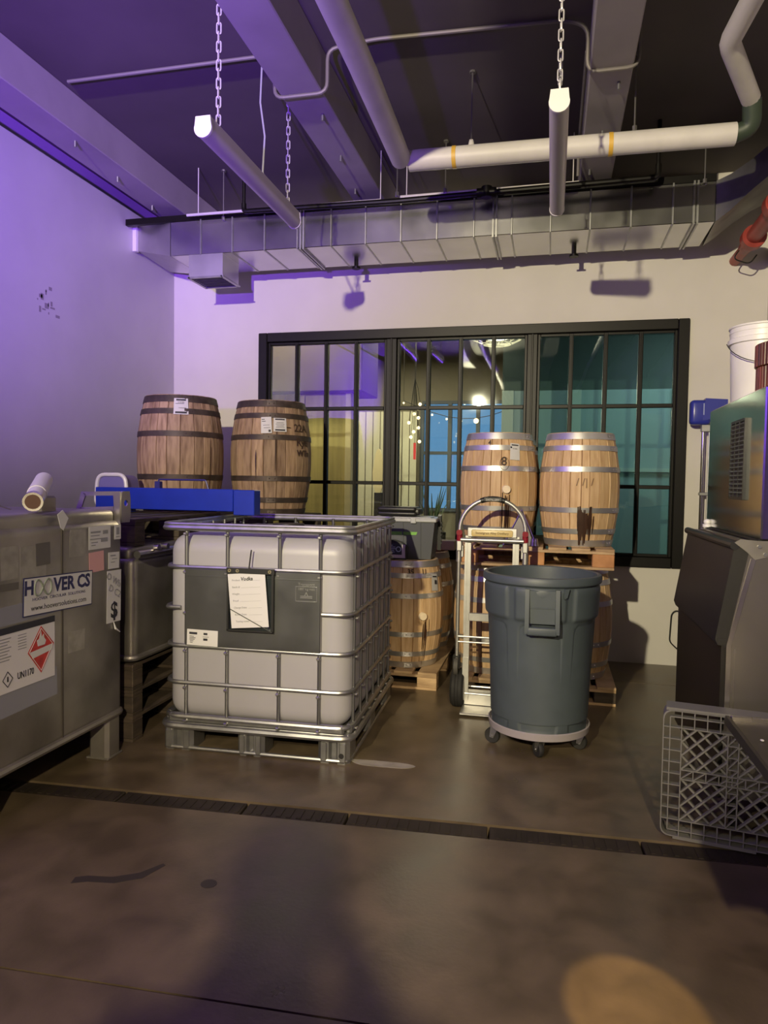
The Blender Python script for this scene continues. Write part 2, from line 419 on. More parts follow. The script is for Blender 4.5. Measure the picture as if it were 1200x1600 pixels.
for si, (a, b) in enumerate(cells):
    q = G(); e = .022
    for (p0, p1) in (((a, rows[0]), (a+e, rows[3])), ((b-e, rows[0]), (b, rows[3])), ((a+e, rows[0]), (b-e, rows[0]+e)), ((a+e, rows[3]-e), (b-e, rows[3]))):
        q.bb((p0[0], YB+.0, p0[1]), (p1[0], YB+.06, p1[1]), .003)
    q.build('sash', black_m, win)
    xs = [a+(b-a)*k/4 for k in range(5)]
    for k in (1, 2, 3):
        q = G(); q.bb((xs[k]-.019, YB-.003, rows[0]), (xs[k]+.016, YB+.05, rows[3]), .004)
        q.bb((xs[k]-.006, YB-.016, rows[0]+.02), (xs[k]+.006, YB, rows[3]-.02), .002); q.build('glazing_bar', black_m, win)
    for r in (1, 2):
        q = G(); q.bb((a+e, YB-.001, rows[r]-.016), (b-e, YB+.048, rows[r]+.016), .004); q.build('glazing_bar', black_m, win)
    for k in range(4):
        for r in range(3):
            q = G(); t = random.uniform(-.004, .004)
            q.prism([(xs[k]+.012, YB+.020+t), (xs[k+1]-.012, YB+.020-t), (xs[k+1]-.012, YB+.026-t), (xs[k]+.012, YB+.026+t)], rows[r]+.012, rows[r+1]-.012)
            q.build('pane', glass_teal if si == 2 else glass, win)

# ------------------------------------------------------------------ the lounge beyond the glass
LY = 11.2
q = G(); q.bb((-6, YB+.2, -.1), (4, LY+.2, 0)); struct(q, 'floor_lounge', dark_paint)
q = G(); q.bb((-6, YB+.2, 3.75), (4, LY+.2, 3.9)); struct(q, 'ceiling_lounge', mat('lounge_ceiling', (0.10, 0.09, 0.07), .8))
q = G(); q.bb((-6.1, YB, 0), (-6, LY+.2, 3.9)); struct(q, 'wall_lounge_left', ply)
q = G(); q.bb((4, YB, 0), (4.1, LY+.2, 3.9)); q.bb((2.0, YB, 0), (4.0, YB+.2, 3.9)); struct(q, 'wall_lounge_right', teal)
q = G(); q.bb((-6, YB, 0), (-3.9, YB+.2, 3.9)); struct(q, 'wall_lounge_front', dark_paint)
q = G(); LW = (-2.02, -0.25, 1.05, 2.75)
q.bb((-6, LY, 0), (LW[0], LY+.2, 3.9)); q.bb((LW[1], LY, 0), (4, LY+.2, 3.9)); q.bb((LW[0], LY, 0), (LW[1], LY+.2, LW[2])); q.bb((LW[0], LY, LW[3]), (LW[1], LY+.2, 3.9))
struct(q, 'wall_lounge_back', mat('lounge_wall', (0.30, 0.27, 0.2), .7))
q = G()
for k in range(5):
    x = LW[0]+(LW[1]-LW[0])*k/4; q.bb((x-.03, LY-.03, LW[2]), (x+.03, LY+.05, LW[3]))
for z in (LW[2], 1.45, 1.95, LW[3]): q.bb((LW[0], LY-.028, z-.025), (LW[1], LY+.05, z+.025))
win2 = struct(q, 'window_2', mat('grey_frame', (0.12, 0.14, 0.17), .5))
for k in range(4):
    for z0, z1 in ((LW[2], 1.45), (1.45, 1.95), (1.95, LW[3])):
        x = LW[0]+(LW[1]-LW[0])*k/4; q = G(); q.bb((x+.03, LY+.008, z0+.02), (x+(LW[1]-LW[0])/4-.03, LY+.014, z1-.02)); q.build('pane', glass, win2)
# timber partition with dark bulkhead
q = G(); q.bb((-3.35, 7.44, 0), (-2.18, 7.52, 2.42)); part = struct(q, 'wall_timber', ply)
for k in range(5):
    a = -3.35+k*0.234; q = G(); q.bb((a+.004, 7.405, 0), (a+.230, 7.44, 2.42), .004); q.build('board', ply, part)
q = G(); q.bb((-3.6, 7.2, 2.42), (-1.95, 7.9, 3.75), .01); struct(q, 'trim_1', mat('brown_bulkhead', (0.075, 0.056, 0.036), .7, nscale=1.5, namt=.3))
q = G(); q.bb((-2.17, 7.35, 0), (-2.10, 7.46, 2.42), .004); tag(q.build('timber_post', mat('pale_post', (0.66, 0.55, 0.34), .6)), 'pale timber post at the end of the yellow board partition', 'post')
q = G(); q.bb((-4.6, 8.6, 0), (-3.5, 8.7, 2.0)); struct(q, 'wall_lounge_low', mat('pale_yellow', (0.75, 0.72, 0.4), .7))
# pale drapes
dr = thing('drape', 'pale vertical-slat blind hanging beyond the left half of the window', 'blind', (-2.35, 10.6, 0))
for k in range(9):
    q = G(); a = -0.62+k*0.115; q.box((a, 0.0, 1.3), (.098, .012, 2.5), rz=random.uniform(.15, .5)); q.build('slat', mat('pale_slat', (0.62, 0.60, 0.46), .6), dr)
for k, (x, h) in enumerate(((-2.42, .66), (-2.22, .78))):
    q = G(); P = []
    for i in range(24):
        a = 2*PI*i/24; P.append((x+.085*math.sin(a)*(1 if math.cos(a) < .2 else .8), 1.62+h*.5*math.cos(a)))
    q.prism(P, 9.9, 9.94, 'y'); o = q.build('oval_board', mat('cream_board', (0.78, 0.68, 0.42), .5))
    q = G(); q.bb((x-.05, 9.88, 0), (x+.05, 9.98, 1.27+.05*(k == 0))); q.build('stand', dark_paint, o)
    tag(o, ['slimmer cream oval board on a dark stand behind the glass', 'wider cream oval board on a dark stand, right of the slim one'][k], 'board')
# teal wall
q = G(); q.bb((-.55, 8.0, 0), (4, 8.1, 2.5)); tw = struct(q, 'wall_teal', teal)
q = G(); q.bb((-.55, 8.0, 2.5), (4, 8.12, 3.75)); struct(q, 'wall_dark_upper', mat('dark_teal', (0.035, 0.06, 0.06), .6))
for a, b, z0, z1 in ((1.22, 1.38, 1.93, 2.5), (1.66, 1.80, 0, 2.5), (.18, .30, 0, 2.5), (-.55, -.42, 0, 2.5)):
    q = G(); q.bb((a, 7.965, z0), (b, 8.0, z1), .005); q.build('pilaster', teal_l, tw)
q = G(); q.bb((-.55, 7.955, 1.62), (4, 8.0, 1.66)); q.build('rail', teal_l, tw)
# caged ceiling lamp
cl = thing('caged_lamp', 'round white wire-caged ceiling lamp glowing beyond the middle sash', 'lamp', (-0.585, 7.55, 3.03))
q = G(); q.lathe([(0.001, -.045), (.12, -.04), (.18, -.015), (.20, .02), (.001, .02)], 24); q.build('diffuser', lampface, cl)
q = G()
for k in range(12):
    a = 2*PI*k/12; q.tube([(.27*math.cos(a), .27*math.sin(a), .03), (.25*math.cos(a), .25*math.sin(a), -.05), (.15*math.cos(a), .15*math.sin(a), -.10), (.02*math.cos(a), .02*math.sin(a), -.115)], .005, 5)
for r, z in ((.27, .03), (.25, -.05), (.15, -.10)): q.tube(arc((0, 0, z), r, 0, 2*PI*31/32, 31, 'xy'), .006, 5, closed=True)
q.build('cage', mat('cream_wire', (0.8, .76, .6), .5), cl)
q = G(); q.cyl((0, 0, .02), (0, 0, .72), .02, 8); q.build('stem', mat('cream_wire', (0.8, .76, .6)), cl)
# bulb cluster, festoon, palm, red sign
ch = thing('bulb_chandelier', 'cluster of small golden bulbs hanging beyond the middle sash', 'lamp', (-1.73, 9.0, 2.0))
q = G()
for k in range(9): 
    a = k*2.4; x, y, z = .07*math.cos(a), .07*math.sin(a), .06*k
    b = G(); b.ball((x, y, z), .022, u=8, v=6); b.build('bulb', bulb_m, ch); q.tube([(x, y, z+.02), (x*.6, y*.6, z+.2), (0, 0, .8), (0, 0, 1.75)], .003, 4)
q.build('cord', wire_m, ch)
fe = thing('festoon_lights', 'string of bulbs sagging in front of the blue lounge window', 'lights', (-2.0, 9.6, 2.6))
P = [(i*.2, 0, .02*i-.35*math.sin(PI*i/10)) for i in range(11)]
q = G(); q.tube(P, .005, 5); q.build('cord', wire_m, fe)
for i in range(0, 11):
    b = G(); b.ball((P[i][0], 0, P[i][2]-.035), .014 if i != 5 else .035, u=8, v=6); b.build('bulb', bulb_m, fe)
for s_ in (0, 10):
    b = G(); b.cyl((P[s_][0], 0, P[s_][2]), (P[s_][0], 0, 1.15), .003, 5); b.build('hanger', wire_m, fe)
hs_ = G().cyl((-1.78, 9.315, 2.0), (-1.78, 9.315, 3.75), .003, 5).build('sign_cord', wire_m); tag(hs_, 'thin cord holding the narrow red sign', 'cord')
q = G(); q.bb((-1.795, 9.3, 1.78), (-1.765, 9.33, 2.0)); tag(q.build('hanging_sign', emis('red_sign', (1.0, .06, .05), .9)), 'narrow red lit sign hanging left of the blue lounge window', 'sign')
pl = thing('potted_palm', 'spiky palm in a dark pot before the blue lounge window', 'plant', (-1.68, 10.3, 0))
q = G(); q.lathe([(.001, 0), (.16, 0), (.2, .75), (.17, .75), (.16, .7), (.001, .7)], 16); q.build('pot', dark_paint, pl)
for k in range(16):
    a = k*2.399; t = .25+.5*(k % 4)/4; q = G(); P = [Vector((math.cos(a)*t*.55*u, math.sin(a)*t*.55*u, .72+.85*u*(1-.35*u*t)*(1.15-t*.6))) for u in (0, .4, .7, 1)]
    q.tube(P, [.014, .012, .009, .002], 4); q.build('frond', mat('palm_green', (0.09, .13, .07), .6), pl)

# ------------------------------------------------------------------ floor drain
fd = thing('floor_drain', 'dark covered trench drain crossing the concrete floor', 'drain', (0, 2.965, -0.042), math.atan(.06))
dm = mat('drain_cover', (0.040, 0.030, 0.022), 0.6, 0.3, nscale=9, namt=.4)
edges = [-3.72, -3.1, -2.5, -1.9, -1.3, -.83, -.22, .4, 1.0, 1.6]
for a, b in zip(edges[:-1], edges[1:]):
    q = G(); q.bb((a+.004, -.058, 0), (b-.006, .058, .036), .003)
    for k in range(int((b-a)/.045)):
        x = a+.025+k*.045; q.bb((x, -.04, .036), (x+.02, .04, .039))
    q.build('drain_cover', dm, fd)
# ------------------------------------------------------------------ duct
YF, YK, ZB, ZT = 5.35, 5.87, 3.30, 3.575
dx0, dx1 = -3.10, 1.06
du = thing('air_duct', 'long galvanised rectangular air duct under the ceiling along the back wall', 'duct', (0, 0, 0))
n = 15; xs = [dx0+(dx1-dx0)*k/n for k in range(n+1)]
for k in range(n):
    q = G(); a, b = xs[k]+.002, xs[k+1]-.002; o = random.uniform(-.002, .002)
    q.bb((a, YF+o, ZB+o), (b, YK+o, ZT), .004); q.build('duct_section', mat('duct_galv', (.55, .55, .54), .22, 1.0, nscale=4, namt=.15, rvar=.05), du)
for x in xs[1:-1]:
    q = G(); q.bb((x-.006, YF-.010, ZB-.006), (x+.006, YK+.004, ZT+.006), .002); q.build('standing_seam', galv_p, du)
for x in (-1.95, -.45, .93):
    q = G(); q.bb((x-.018, YF-.016, ZB-.016), (x-.006, YK+.01, ZT+.008)); q.bb((x+.006, YF-.016, ZB-.016), (x+.018, YK+.01, ZT+.008)); q.build('flange', galv_p, du)
# left transition to the wall
q = G(); A = [(YF, ZB), (YK, ZB), (YK, ZT), (YF, ZT)]; B = [(5.49, 3.41), (6.02, 3.385), (6.02, 3.64), (5.49, 3.64)]
va = [q.b.verts.new((dx0, y, z)) for y, z in A]; vb = [q.b.verts.new((XL+.03, y, z)) for y, z in B]
for i in range(4): q.b.faces.new((va[i], va[(i+1) % 4], vb[(i+1) % 4], vb[i]))
q.b.faces.new(va[::-1]); q.b.faces.new(vb)
q.build('transition', galv, du)
q = G(); q.bb((XL+.001, 5.46, 3.40), (XL+.035, 5.50, 3.66)); q.build('wall_flange', white_p, du)
# right elbow rising towards the viewer
q = G(); A = [(YF, ZB), (YK, ZB), (YK, ZT), (YF, ZT)]
prev = None
for k, (x, yo, zb, zt) in enumerate(((1.06, 0, ZB, ZT), (1.14, -.05, ZB+.05, ZT+.02), (1.24, -.16, ZB+.13, ZT+.06), (1.36, -.34, ZB+.20, ZT+.12), (1.50, -.62, ZB+.25, ZT+.2))):
    vs = [q.b.verts.new(p) for p in ((x, YF+yo, zb), (x+.02, YK+yo*.3, zb), (x+.02, YK+yo*.3, zt), (x, YF+yo, zt))]
    if prev:
        for i in range(4): q.b.faces.new((prev[i], prev[(i+1) % 4], vs[(i+1) % 4], vs[i]))
    else: q.b.faces.new(vs[::-1])
    prev = vs
q.b.faces.new(prev); q.build('elbow', mat('galv_dull', (.30, .30, .29), .4, .9, nscale=6, namt=.3), du)
q = G(); q.bb((XL+.01, YF-.006, ZT), (1.06, YF+.03, ZT+.05)); q.build('top_strip', black_m, du)  # flat black strip along the duct's top front edge
# vent box hanging under the duct
ve = thing('supply_vent', 'small galvanised vent box with grille under the left end of the duct', 'vent', (-2.78, 5.50, 3.12))
q = G(); wv, dv, hv = .30, .30, .18
q.prism([(-wv/2, 0), (wv/2, 0), (wv/2, hv), (-wv/2, hv)], -dv/2, dv/2, 'y'); q.build('box', galv, ve)
q = G()
for s_ in (-1, 1):
    q.bb((s_*wv/2-.012, -dv/2-.012, -.012), (s_*wv/2+.012, dv/2+.012, 0)); q.bb((-wv/2, s_*dv/2-.012, -.012), (wv/2, s_*dv/2+.012, 0))
q.build('rim', galv_p, ve)
q = G()
for k in range(9): q.bb((-wv/2+.02, -dv/2+.03+k*.03, -.004), (wv/2-.02, -dv/2+.038+k*.03, 0))
q.build('grille', dark_paint, ve)

# ------------------------------------------------------------------ pipes
def ztrod(name, label, x, y, z0, z1=ZC, group=None):
    q = G(); q.cyl((x, y, z0), (x, y, z1), .005, 6); q.cyl((x, y, z0), (x, y, z0+.03), .014, 6); q.cyl((x, y, z1-.012), (x, y, z1), .02, 8)
    return tag(q.build(name, mat('rod', (.25, .24, .23), .4, .8)), label, 'rod', group)
ZP = 3.45; rp = .062
bl = (-.93, 4.33, ZP)
wp = thing('white_pipe', 'white insulated pipe with a mitred corner running under the ceiling', 'pipe', (0, 0, 0))
q = G(); q.tube([(-.93, -4.7, ZP), (-.93, 3.35, ZP), (-.93, 3.40, ZP), (-.945, 4.33, ZP)], [rp, rp, rp*1.02, rp], 20); q.build('long_run', pvc, wp)
q = G(); q.tube([(-.90, 4.37, ZP), (.96, 4.40, ZP)], rp, 20); q.build('cross_run', pvc, wp)
for x in (-.62, .29):
    q = G(); q.tube([(x-.012, 4.374+.016*(x > 0), ZP), (x+.012, 4.374+.016*(x > 0), ZP)], rp+.003, 20); q.build('tape_band', yellow_t, wp)
q = G(); q.lathe([(0, 0), (.02, 0), (.013, .035), (0, .035)], 10, c=(-.52, 4.374, ZP+rp-.004)); q.build('hanger_boss', pvc, wp)
q = G(); q.tube(fillet([(.955, 4.40, ZP), (1.04, 4.38, ZP+.02), (1.02, 4.31, ZP+.14)], .05), .05, 12); q.build('dark_elbow', mat('green_fitting', (.03, .045, .03), .5), wp)
q = G(); q.tube(fillet([(1.01, 4.30, ZP+.14), (.80, 3.86, ZP+.2), (.86, 3.2, ZP+.22), (.86, -4.7, ZP+.22)], .04, 2), .05, 16); q.build('side_run', pvc, wp)
ztrod('hanger_rod', 'threaded rod holding the white pipe just right of its corner', -.52, 4.374, ZP+rp)
ztrod('hanger_rod', 'threaded rod above the white pipe behind the right tube light', .42, 4.39, ZP+rp)
ztrod('hanger_rod', 'threaded rod rising from the duct at its left end', -2.62, YF-.012, ZT-.02)
ztrod('hanger_rod', 'threaded rod dropping to the black pipe below the pipe corner', -1.16, 5.2, 3.58)
ztrod('hanger_rod', 'threaded rod holding the black pipe behind the white cross pipe', -.80, 5.2, 3.58)
ztrod('hanger_rod', 'threaded rod dropping to the duct near its right end', .98, YF-.02, ZT-.02)
bp = thing('black_pipe', 'thin black steel pipe running just above the duct front', 'pipe', (0, 5.2, 3.555))
q = G(); q.tube(fillet([(-2.38, 0, .06), (-2.38, 0, 0), (-1.16, 0, -.01), (.66, 0, .015), (.66, 0, .10)], .03, 3), .020, 10); q.build('pipe', black_m, bp)
q = G(); q.cyl((-.50, 0, -.035), (-.50, 0, .04), .04, 12); q.cyl((-.57, 0, 0), (-.43, 0, 0), .035, 12); q.build('coupling', black_m, bp)
for x in (-2.38, .66):
    q = G(); q.cyl((x, 0, .04), (x, 0, .395), .014, 8); q.build('drop', black_m, bp)
q = G(); q.tube([(-2.9, 5.26, 3.585), (-1.3, 5.26, 3.585)], .011, 8); q.tube([(-1.15, 5.26, 3.595), (-.16+.3, 5.26, 3.60)], .013, 8)
q.cyl((-1.3, 5.26, 3.585), (-1.3, 5.26, ZC), .004, 5); q.cyl((-1.1, 5.26, 3.59), (-1.1, 5.26, ZC), .004, 5); q.cyl((-2.8, 5.26, 3.585), (-2.8, 5.26, ZC), .004, 5); q.cyl((.1, 5.26, 3.60), (.1, 5.26, ZC), .004, 5)
tag(q.build('conduit', pvc), 'thin pale conduit runs behind the black pipe', 'conduit')
q = G(); q.tube(fillet([(-3.0, 3.95, 3.935), (-1.62, 3.95, 3.935), (-1.62, 3.95, 3.685), (-1.30, 3.95, 3.685), (-1.30, 3.95, 3.925), (-1.02, 3.93, 3.935), (.02, 3.98, 3.935), (.135, 4.0, 3.90), (.135, 4.05, 3.69), (.40, 4.05, 3.69), (.40, 4.05, 3.90)], .06, 4), .011, 8)
cdt = tag(q.build('conduit', mat('dull_conduit', (.16, .145, .14), .6, .3)), 'metal conduit looping under the middle beam and across the ceiling', 'conduit')
q = G(); q.tube(fillet([(.132, 4.05, 3.80), (.130, 5.15, 3.80), (.130, 5.2, 3.62)], .05, 3), .010, 8)
tag(q.build('conduit', mat('dull_conduit', (.16, .145, .14))), 'metal conduit along the left side of the right beam', 'conduit')
q = G(); q.tube([(-1.72, 4.0, 3.95), (-1.73, 4.0, 3.7), (-1.70, 4.0, 3.5), (-1.72, 4.02, 3.3), (-1.66, 4.05, 3.165)], .006, 6)
tag(q.build('power_cord', mat('grey_cord', (.3, .3, .33), .4)), 'thin power cord hanging down to the left tube light', 'cord')
rd = thing('fire_pipe', 'red fire pipe with grooved couplings at the upper right corner', 'pipe', (1.37, 0, 3.28))
q = G(); q.cyl((0, 4.85, 0), (0, 5.72, -.02), .055, 20); q.build('pipe', red_pipe, rd)
q = G(); q.cyl((0, 5.00, 0), (0, 5.09, 0), .088, 20); q.cyl((0, 4.92, 0), (0, 5.00, 0), .075, 20); q.box((.08, 5.045, .03), (.05, .05, .03), .004); q.build('coupling', red_pipe, rd)
q = G(); q.cyl((0, 5.58, -.02), (0, 5.66, -.02), .082, 20); q.cyl((0, 5.66, -.02), (0, 5.86, -.025), .060, 20, .045); q.cyl((0, 5.86, -.025), (0, 6.15, -.025), .04, 12); q.build('coupling', red_pipe, rd)
q = G(); q.tube(fillet([(-.05, 5.8, -.05), (-.09, 5.8, -.11), (.03, 5.82, -.15), (.08, 5.83, -.08)], .04), .005, 6); q.build('wire_loop', wire_m, rd)
q = G(); q.cyl((0, 4.85, 0), (0.02, 4.85, .67), .055, 16); q.build('riser', mat('red_dark', (.12, .01, .01), .5), rd)
for lab, x in (('small black sprinkler head under the duct near the left tube light', -1.62), ('small black sprinkler head under the duct below the right tube light', .13)):
    q = G(); q.cyl((x, 5.75, 3.30), (x, 5.75, 3.25), .018, 8); q.cyl((x, 5.75, 3.25), (x, 5.75, 3.235), .035, 12); tag(q.build('sprinkler_head', black_m), lab, 'sprinkler')

# ------------------------------------------------------------------ tube lights on chains
def tube_light(x, ya, yb, z, label, lk):
    t = thing('tube_light', label, 'light', (x, ya, z), group='hanging tube lights'); L = yb-ya
    P = []
    for i in range(17):
        a = -PI*1.18+ (PI*1.36)*i/16 + PI*.0; P.append((.040*math.cos(a), -.005+.040*math.sin(a)))
    P = [(.040*math.cos(a), -.005+.040*math.sin(a)) for a in [PI+.5-.0+(PI*2-1.0)*i/16+.0 for i in range(0)]]+[(.043*math.cos(a), -.008+.043*math.sin(a)) for a in [PI-.35+(PI+.7)*i/16 for i in range(17)]]
    prof = P+[(.036, .045), (-.036, .045)]
    q = G(); q.prism(prof, .012, L-.012, 'y'); q.build('diffuser', mat('frosted_cover', (.50, .46, .45), .35, trans=.0), t, 50)
    q = G(); q.prism([(-.036, .02), (.036, .02), (.036, .047), (-.036, .047)], .014, L-.014, 'y'); q.build('housing', mat('housing', (.45, .43, .43), .5), t)
    for y0, y1 in ((0, .014), (L-.014, L)):
        q = G(); q.prism([(u*1.04, v*1.04) for u, v in prof], y0, y1, 'y'); q.build('end_cap', white_p, t, 50)
    return t
def chain(x, y, z0, z1, label):
    t = thing('hanging_chain', label, 'chain', (x, y, z0)); n = int((z1-z0)/.043)
    pts = [(.0095*(1 if c > 0 else -1)*abs(c)**.6, 0, s_) for c, s_ in []]
    ring = fillet([(-.010, 0, 0), (.010, 0, 0), (.010, 0, .052), (-.010, 0, .052)], .009, 3, True)
    me = G().tube(ring, .0034, 5, closed=True).mesh('link', mat('zinc_chain', (.62, .60, .62), .35, .4), 60)
    for k in range(n):
        o = link('link', me, t, (0, 0, k*(z1-z0-.052)/(n-1))); o.rotation_euler = (0, 0, PI/2*(k % 2)+.2)
    return t
TZ = 3.12
tube_light(-1.630, 3.10, 4.33, TZ, 'left hanging tube light, running towards the duct', 0)
tube_light(-0.005, 3.20, 4.42, TZ, 'right hanging tube light, in front of the white cross pipe', 1)
chain(-1.60, 3.20, TZ+.045, ZC, 'steel chain at the near end of the left tube light')
chain(-1.63, 4.20, TZ+.045, ZC, 'steel chain at the far end of the left tube light')
chain(-0.005, 3.30, TZ+.045, ZC, 'dark chain at the near end of the right tube light')
chain(-0.005, 4.30, TZ+.045, ZC, 'chain at the far end of the right tube light')

def holed(g, w_, h_, r, cx=0, cy_=0, th=.006, M=None, n=16):
    """rectangular plate (local xy) with a round hole"""
    out, inn = [], []
    for i in range(n):
        a = 2*PI*i/n+PI/n*0; c, s_ = math.cos(a), math.sin(a)
        k = min((w_/2)/max(abs(c), 1e-6), (h_/2)/max(abs(s_), 1e-6)); out.append((c*k, s_*k)); inn.append((cx+r*c, cy_+r*s_))
    def V(p, z):
        co = Vector((p[0], p[1], z)); return g.b.verts.new(co if M is None else M @ co)
    oa = [V(p, 0) for p in out]; ob = [V(p, th) for p in out]; ia = [V(p, 0) for p in inn]; ib = [V(p, th) for p in inn]
    for i in range(n):
        j = (i+1) % n
        g.b.faces.new((oa[i], oa[j], ia[j], ia[i])); g.b.faces.new((ob[i], ib[i], ib[j], ob[j]))
        g.b.faces.new((oa[i], ob[i], ob[j], oa[j])); g.b.faces.new((ia[i], ia[j], ib[j], ib[i]))
    return g

# ------------------------------------------------------------------ barrels
def rad(t, re, rb): return re+(rb-re)*(1-(2*t-1)**2)
WID = [1.3, .9, 1.1, .8, 1.0, 1.25, .95, 1.1]
def barrel_meshes(h, re, rb, wm, hm, key):
    tot = sum(WID)*3; meshes = []
    for w_ in WID:
        an = 2*PI*w_/tot; q = G(); rows = []
        for i in range(8):
            t = i/7; r = rad(t, re, rb); z = h*t; row = []
            for (f, dr) in ((-.488, -.005), (-.44, 0), (.44, 0), (.488, -.005)):
                a = an*f; row.append(q.b.verts.new(((r+dr)*math.cos(a), (r+dr)*math.sin(a), z)))
            for f in (.488, -.488):
                a = an*f; row.append(q.b.verts.new(((r-.024)*math.cos(a), (r-.024)*math.sin(a), z)))
            rows.append(row)
        for i in range(7):
            for j in range(6): q.b.faces.new((rows[i][j], rows[i][(j+1) % 6], rows[i+1][(j+1) % 6], rows[i+1][j]))
        q.b.faces.new(rows[0][::-1]); q.b.faces.new(rows[-1])
        meshes.append((q.mesh('stave', wm, 40), an))
    hoops = []
    for (t0, t1) in ((0.005, .062), (.115, .16), (.30, .345), (.655, .70), (.84, .885), (.938, .995)):
        q = G(); prof = []
        q.lathe([(rad(t0, re, rb)+.0005, h*t0), (rad(t0, re, rb)+.0035, h*t0), (rad((t0+t1)/2, re, rb)+.0035, h*(t0+t1)/2), (rad(t1, re, rb)+.0035, h*t1), (rad(t1, re, rb)+.0005, h*t1)], 40, closed=True)
        # riveted overlap
        a0 = -PI/2+.12; r = rad((t0+t1)/2, re, rb)+.004; zc = h*(t0+t1)/2
        for da in (0, .13):
            a = a0+da; q.ball((r*math.cos(a), r*math.sin(a), zc), .0055, u=6, v=4)
        q.lathe([(r, h*t0+.001), (r+.0015, h*t0+.001), (r+.0015, h*t1-.001), (r, h*t1-.001)], 6, a0=a0-.06, a1=a0+.19)
        hoops.append(q.mesh('hoop', hm, 30))
    q = G(); q.lathe([(.0001, h-.035), (re-.022, h-.035), (re-.022, h-.055), (.0001, h-.055)], 24); hd = q.mesh('barrel_head', wm)
    q = G(); q.lathe([(.0001, .035), (re-.022, .035), (re-.022, .055), (.0001, .055)], 24); hb = q.mesh('barrel_head', wm)
    return meshes, hoops, hd, hb
BM = {'big': barrel_meshes(.90, .265, .325, oak_old, hoop_old, 'b'), 'small': barrel_meshes(.78, .225, .276, oak_new, hoop_new, 's'),
      'old': barrel_meshes(.90, .265, .325, oak_old, hoop_old, 'o')}
DIM = {'big': (.90, .265, .325), 'small': (.78, .225, .276), 'old': (.90, .265, .325)}
def barrel(kind, loc, label, rz=0.0, group=None):
    t = thing('barrel', label, 'barrel', loc, 0, group)
    ms, hs, hd, hb = BM[kind]; a = rz-PI/2
    for rep in range(3):
        for k in range(len(WID)):
            me, an = ms[(k+rep*3) % len(WID)]; a += an/2
            o = link('stave', me, t); o.rotation_euler = (0, 0, a); a += an/2
    for i, me in enumerate(hs):
        o = link('hoop', me, t); o.rotation_euler = (0, 0, rz + (0.0 if i % 2 else 0.03))
    link('barrel_head', hd, t); link('barrel_head', hb, t)
    return t
def on_barrel(t, kind, me, name, z, ang, tilt=0.0, off=.0045, mtl=None):
    """bend a flat mesh (x across, y up, z out) onto the barrel side; ang 0 faces the viewer (-Y)"""
    h, re, rb = DIM[kind]; c, s_ = math.cos(tilt), math.sin(tilt)
    for v in me.vertices:
        x, y, d = v.co.x*c-v.co.y*s_, v.co.x*s_+v.co.y*c, v.co.z
        zz = z+y; r = rad(zz/h, re, rb)+off+d; a = ang-PI/2+x/rb
        v.co = Vector((r*math.cos(a), r*math.sin(a), zz))
    return link(name, me, t)
def grid_sheet(w_, h_, m, nx=8, ny=6, th=.001, name='paper_label'):
    q = G(); vs = [[[q.b.verts.new((w_*(i/nx-.5), h_*(j/ny-.5), d)) for i in range(nx+1)] for j in range(ny+1)] for d in (0, th)]
    for j in range(ny):
        for i in range(nx):
            q.b.faces.new((vs[1][j][i], vs[1][j][i+1], vs[1][j+1][i+1], vs[1][j+1][i])); q.b.faces.new((vs[0][j][i], vs[0][j+1][i], vs[0][j+1][i+1], vs[0][j][i+1]))
    for i in range(nx): q.b.faces.new((vs[0][0][i], vs[0][0][i+1], vs[1][0][i+1], vs[1][0][i])); q.b.faces.new((vs[0][ny][i], vs[1][ny][i], vs[1][ny][i+1], vs[0][ny][i+1]))
    for j in range(ny): q.b.faces.new((vs[0][j][0], vs[1][j][0], vs[1][j+1][0], vs[0][j+1][0])); q.b.faces.new((vs[0][j][nx], vs[0][j+1][nx], vs[1][j+1][nx], vs[1][j][nx]))
    return q.mesh(name, m)
def bars_mesh(rects, m, name='print'):
    q = G()
    for x, y, a, b in rects:
        n = max(1, int(a/.02))
        for k in range(n): q.box((x+(k+.5)*a/n-a/2, y, .0016), (a/n*1.001, b, .0006))
    me = q.mesh(name, m); return me
def spill(t, kind, z, ang, w_, L, seed):
    rn = random.Random(seed); q = G(); h, re, rb = DIM[kind]
    for k in range(12):
        x = rn.gauss(0, w_*.27); l = L*rn.uniform(.3, 1); ww = w_*rn.uniform(.06, .20); n = 8; zt = z-rn.uniform(0, L*.25)
        rows = []
        for i in range(n+1):
            zz = max(.012, zt-l*i/n); wv = ww*(.35+.65*math.sin(PI*min(1, .15+i/n*.8)))*rn.uniform(.8, 1.1); r = rad(zz/h, re, rb)+.0046+k*.00012
            rows.append([q.b.verts.new((r*math.cos(ang-PI/2+(x+s_*wv/2)/rb), r*math.sin(ang-PI/2+(x+s_*wv/2)/rb), zz)) for s_ in (-1, 1)])
        for i in range(n): q.b.faces.new((rows[i][0], rows[i][1], rows[i+1][1], rows[i+1][0]))
    return q.build('spill_stain', stain, t)
def bung(t, kind, z, ang, drip=True):
    h, re, rb = DIM[kind]; r = rad(z/h, re, rb); a = ang-PI/2; d = Vector((math.cos(a), math.sin(a), 0))
    q = G(); p = d*r; p.z = z; e = d*(r+.022); e.z = z; q.cyl(p, e, .030, 18, .027); q.build('bung', cork, t)

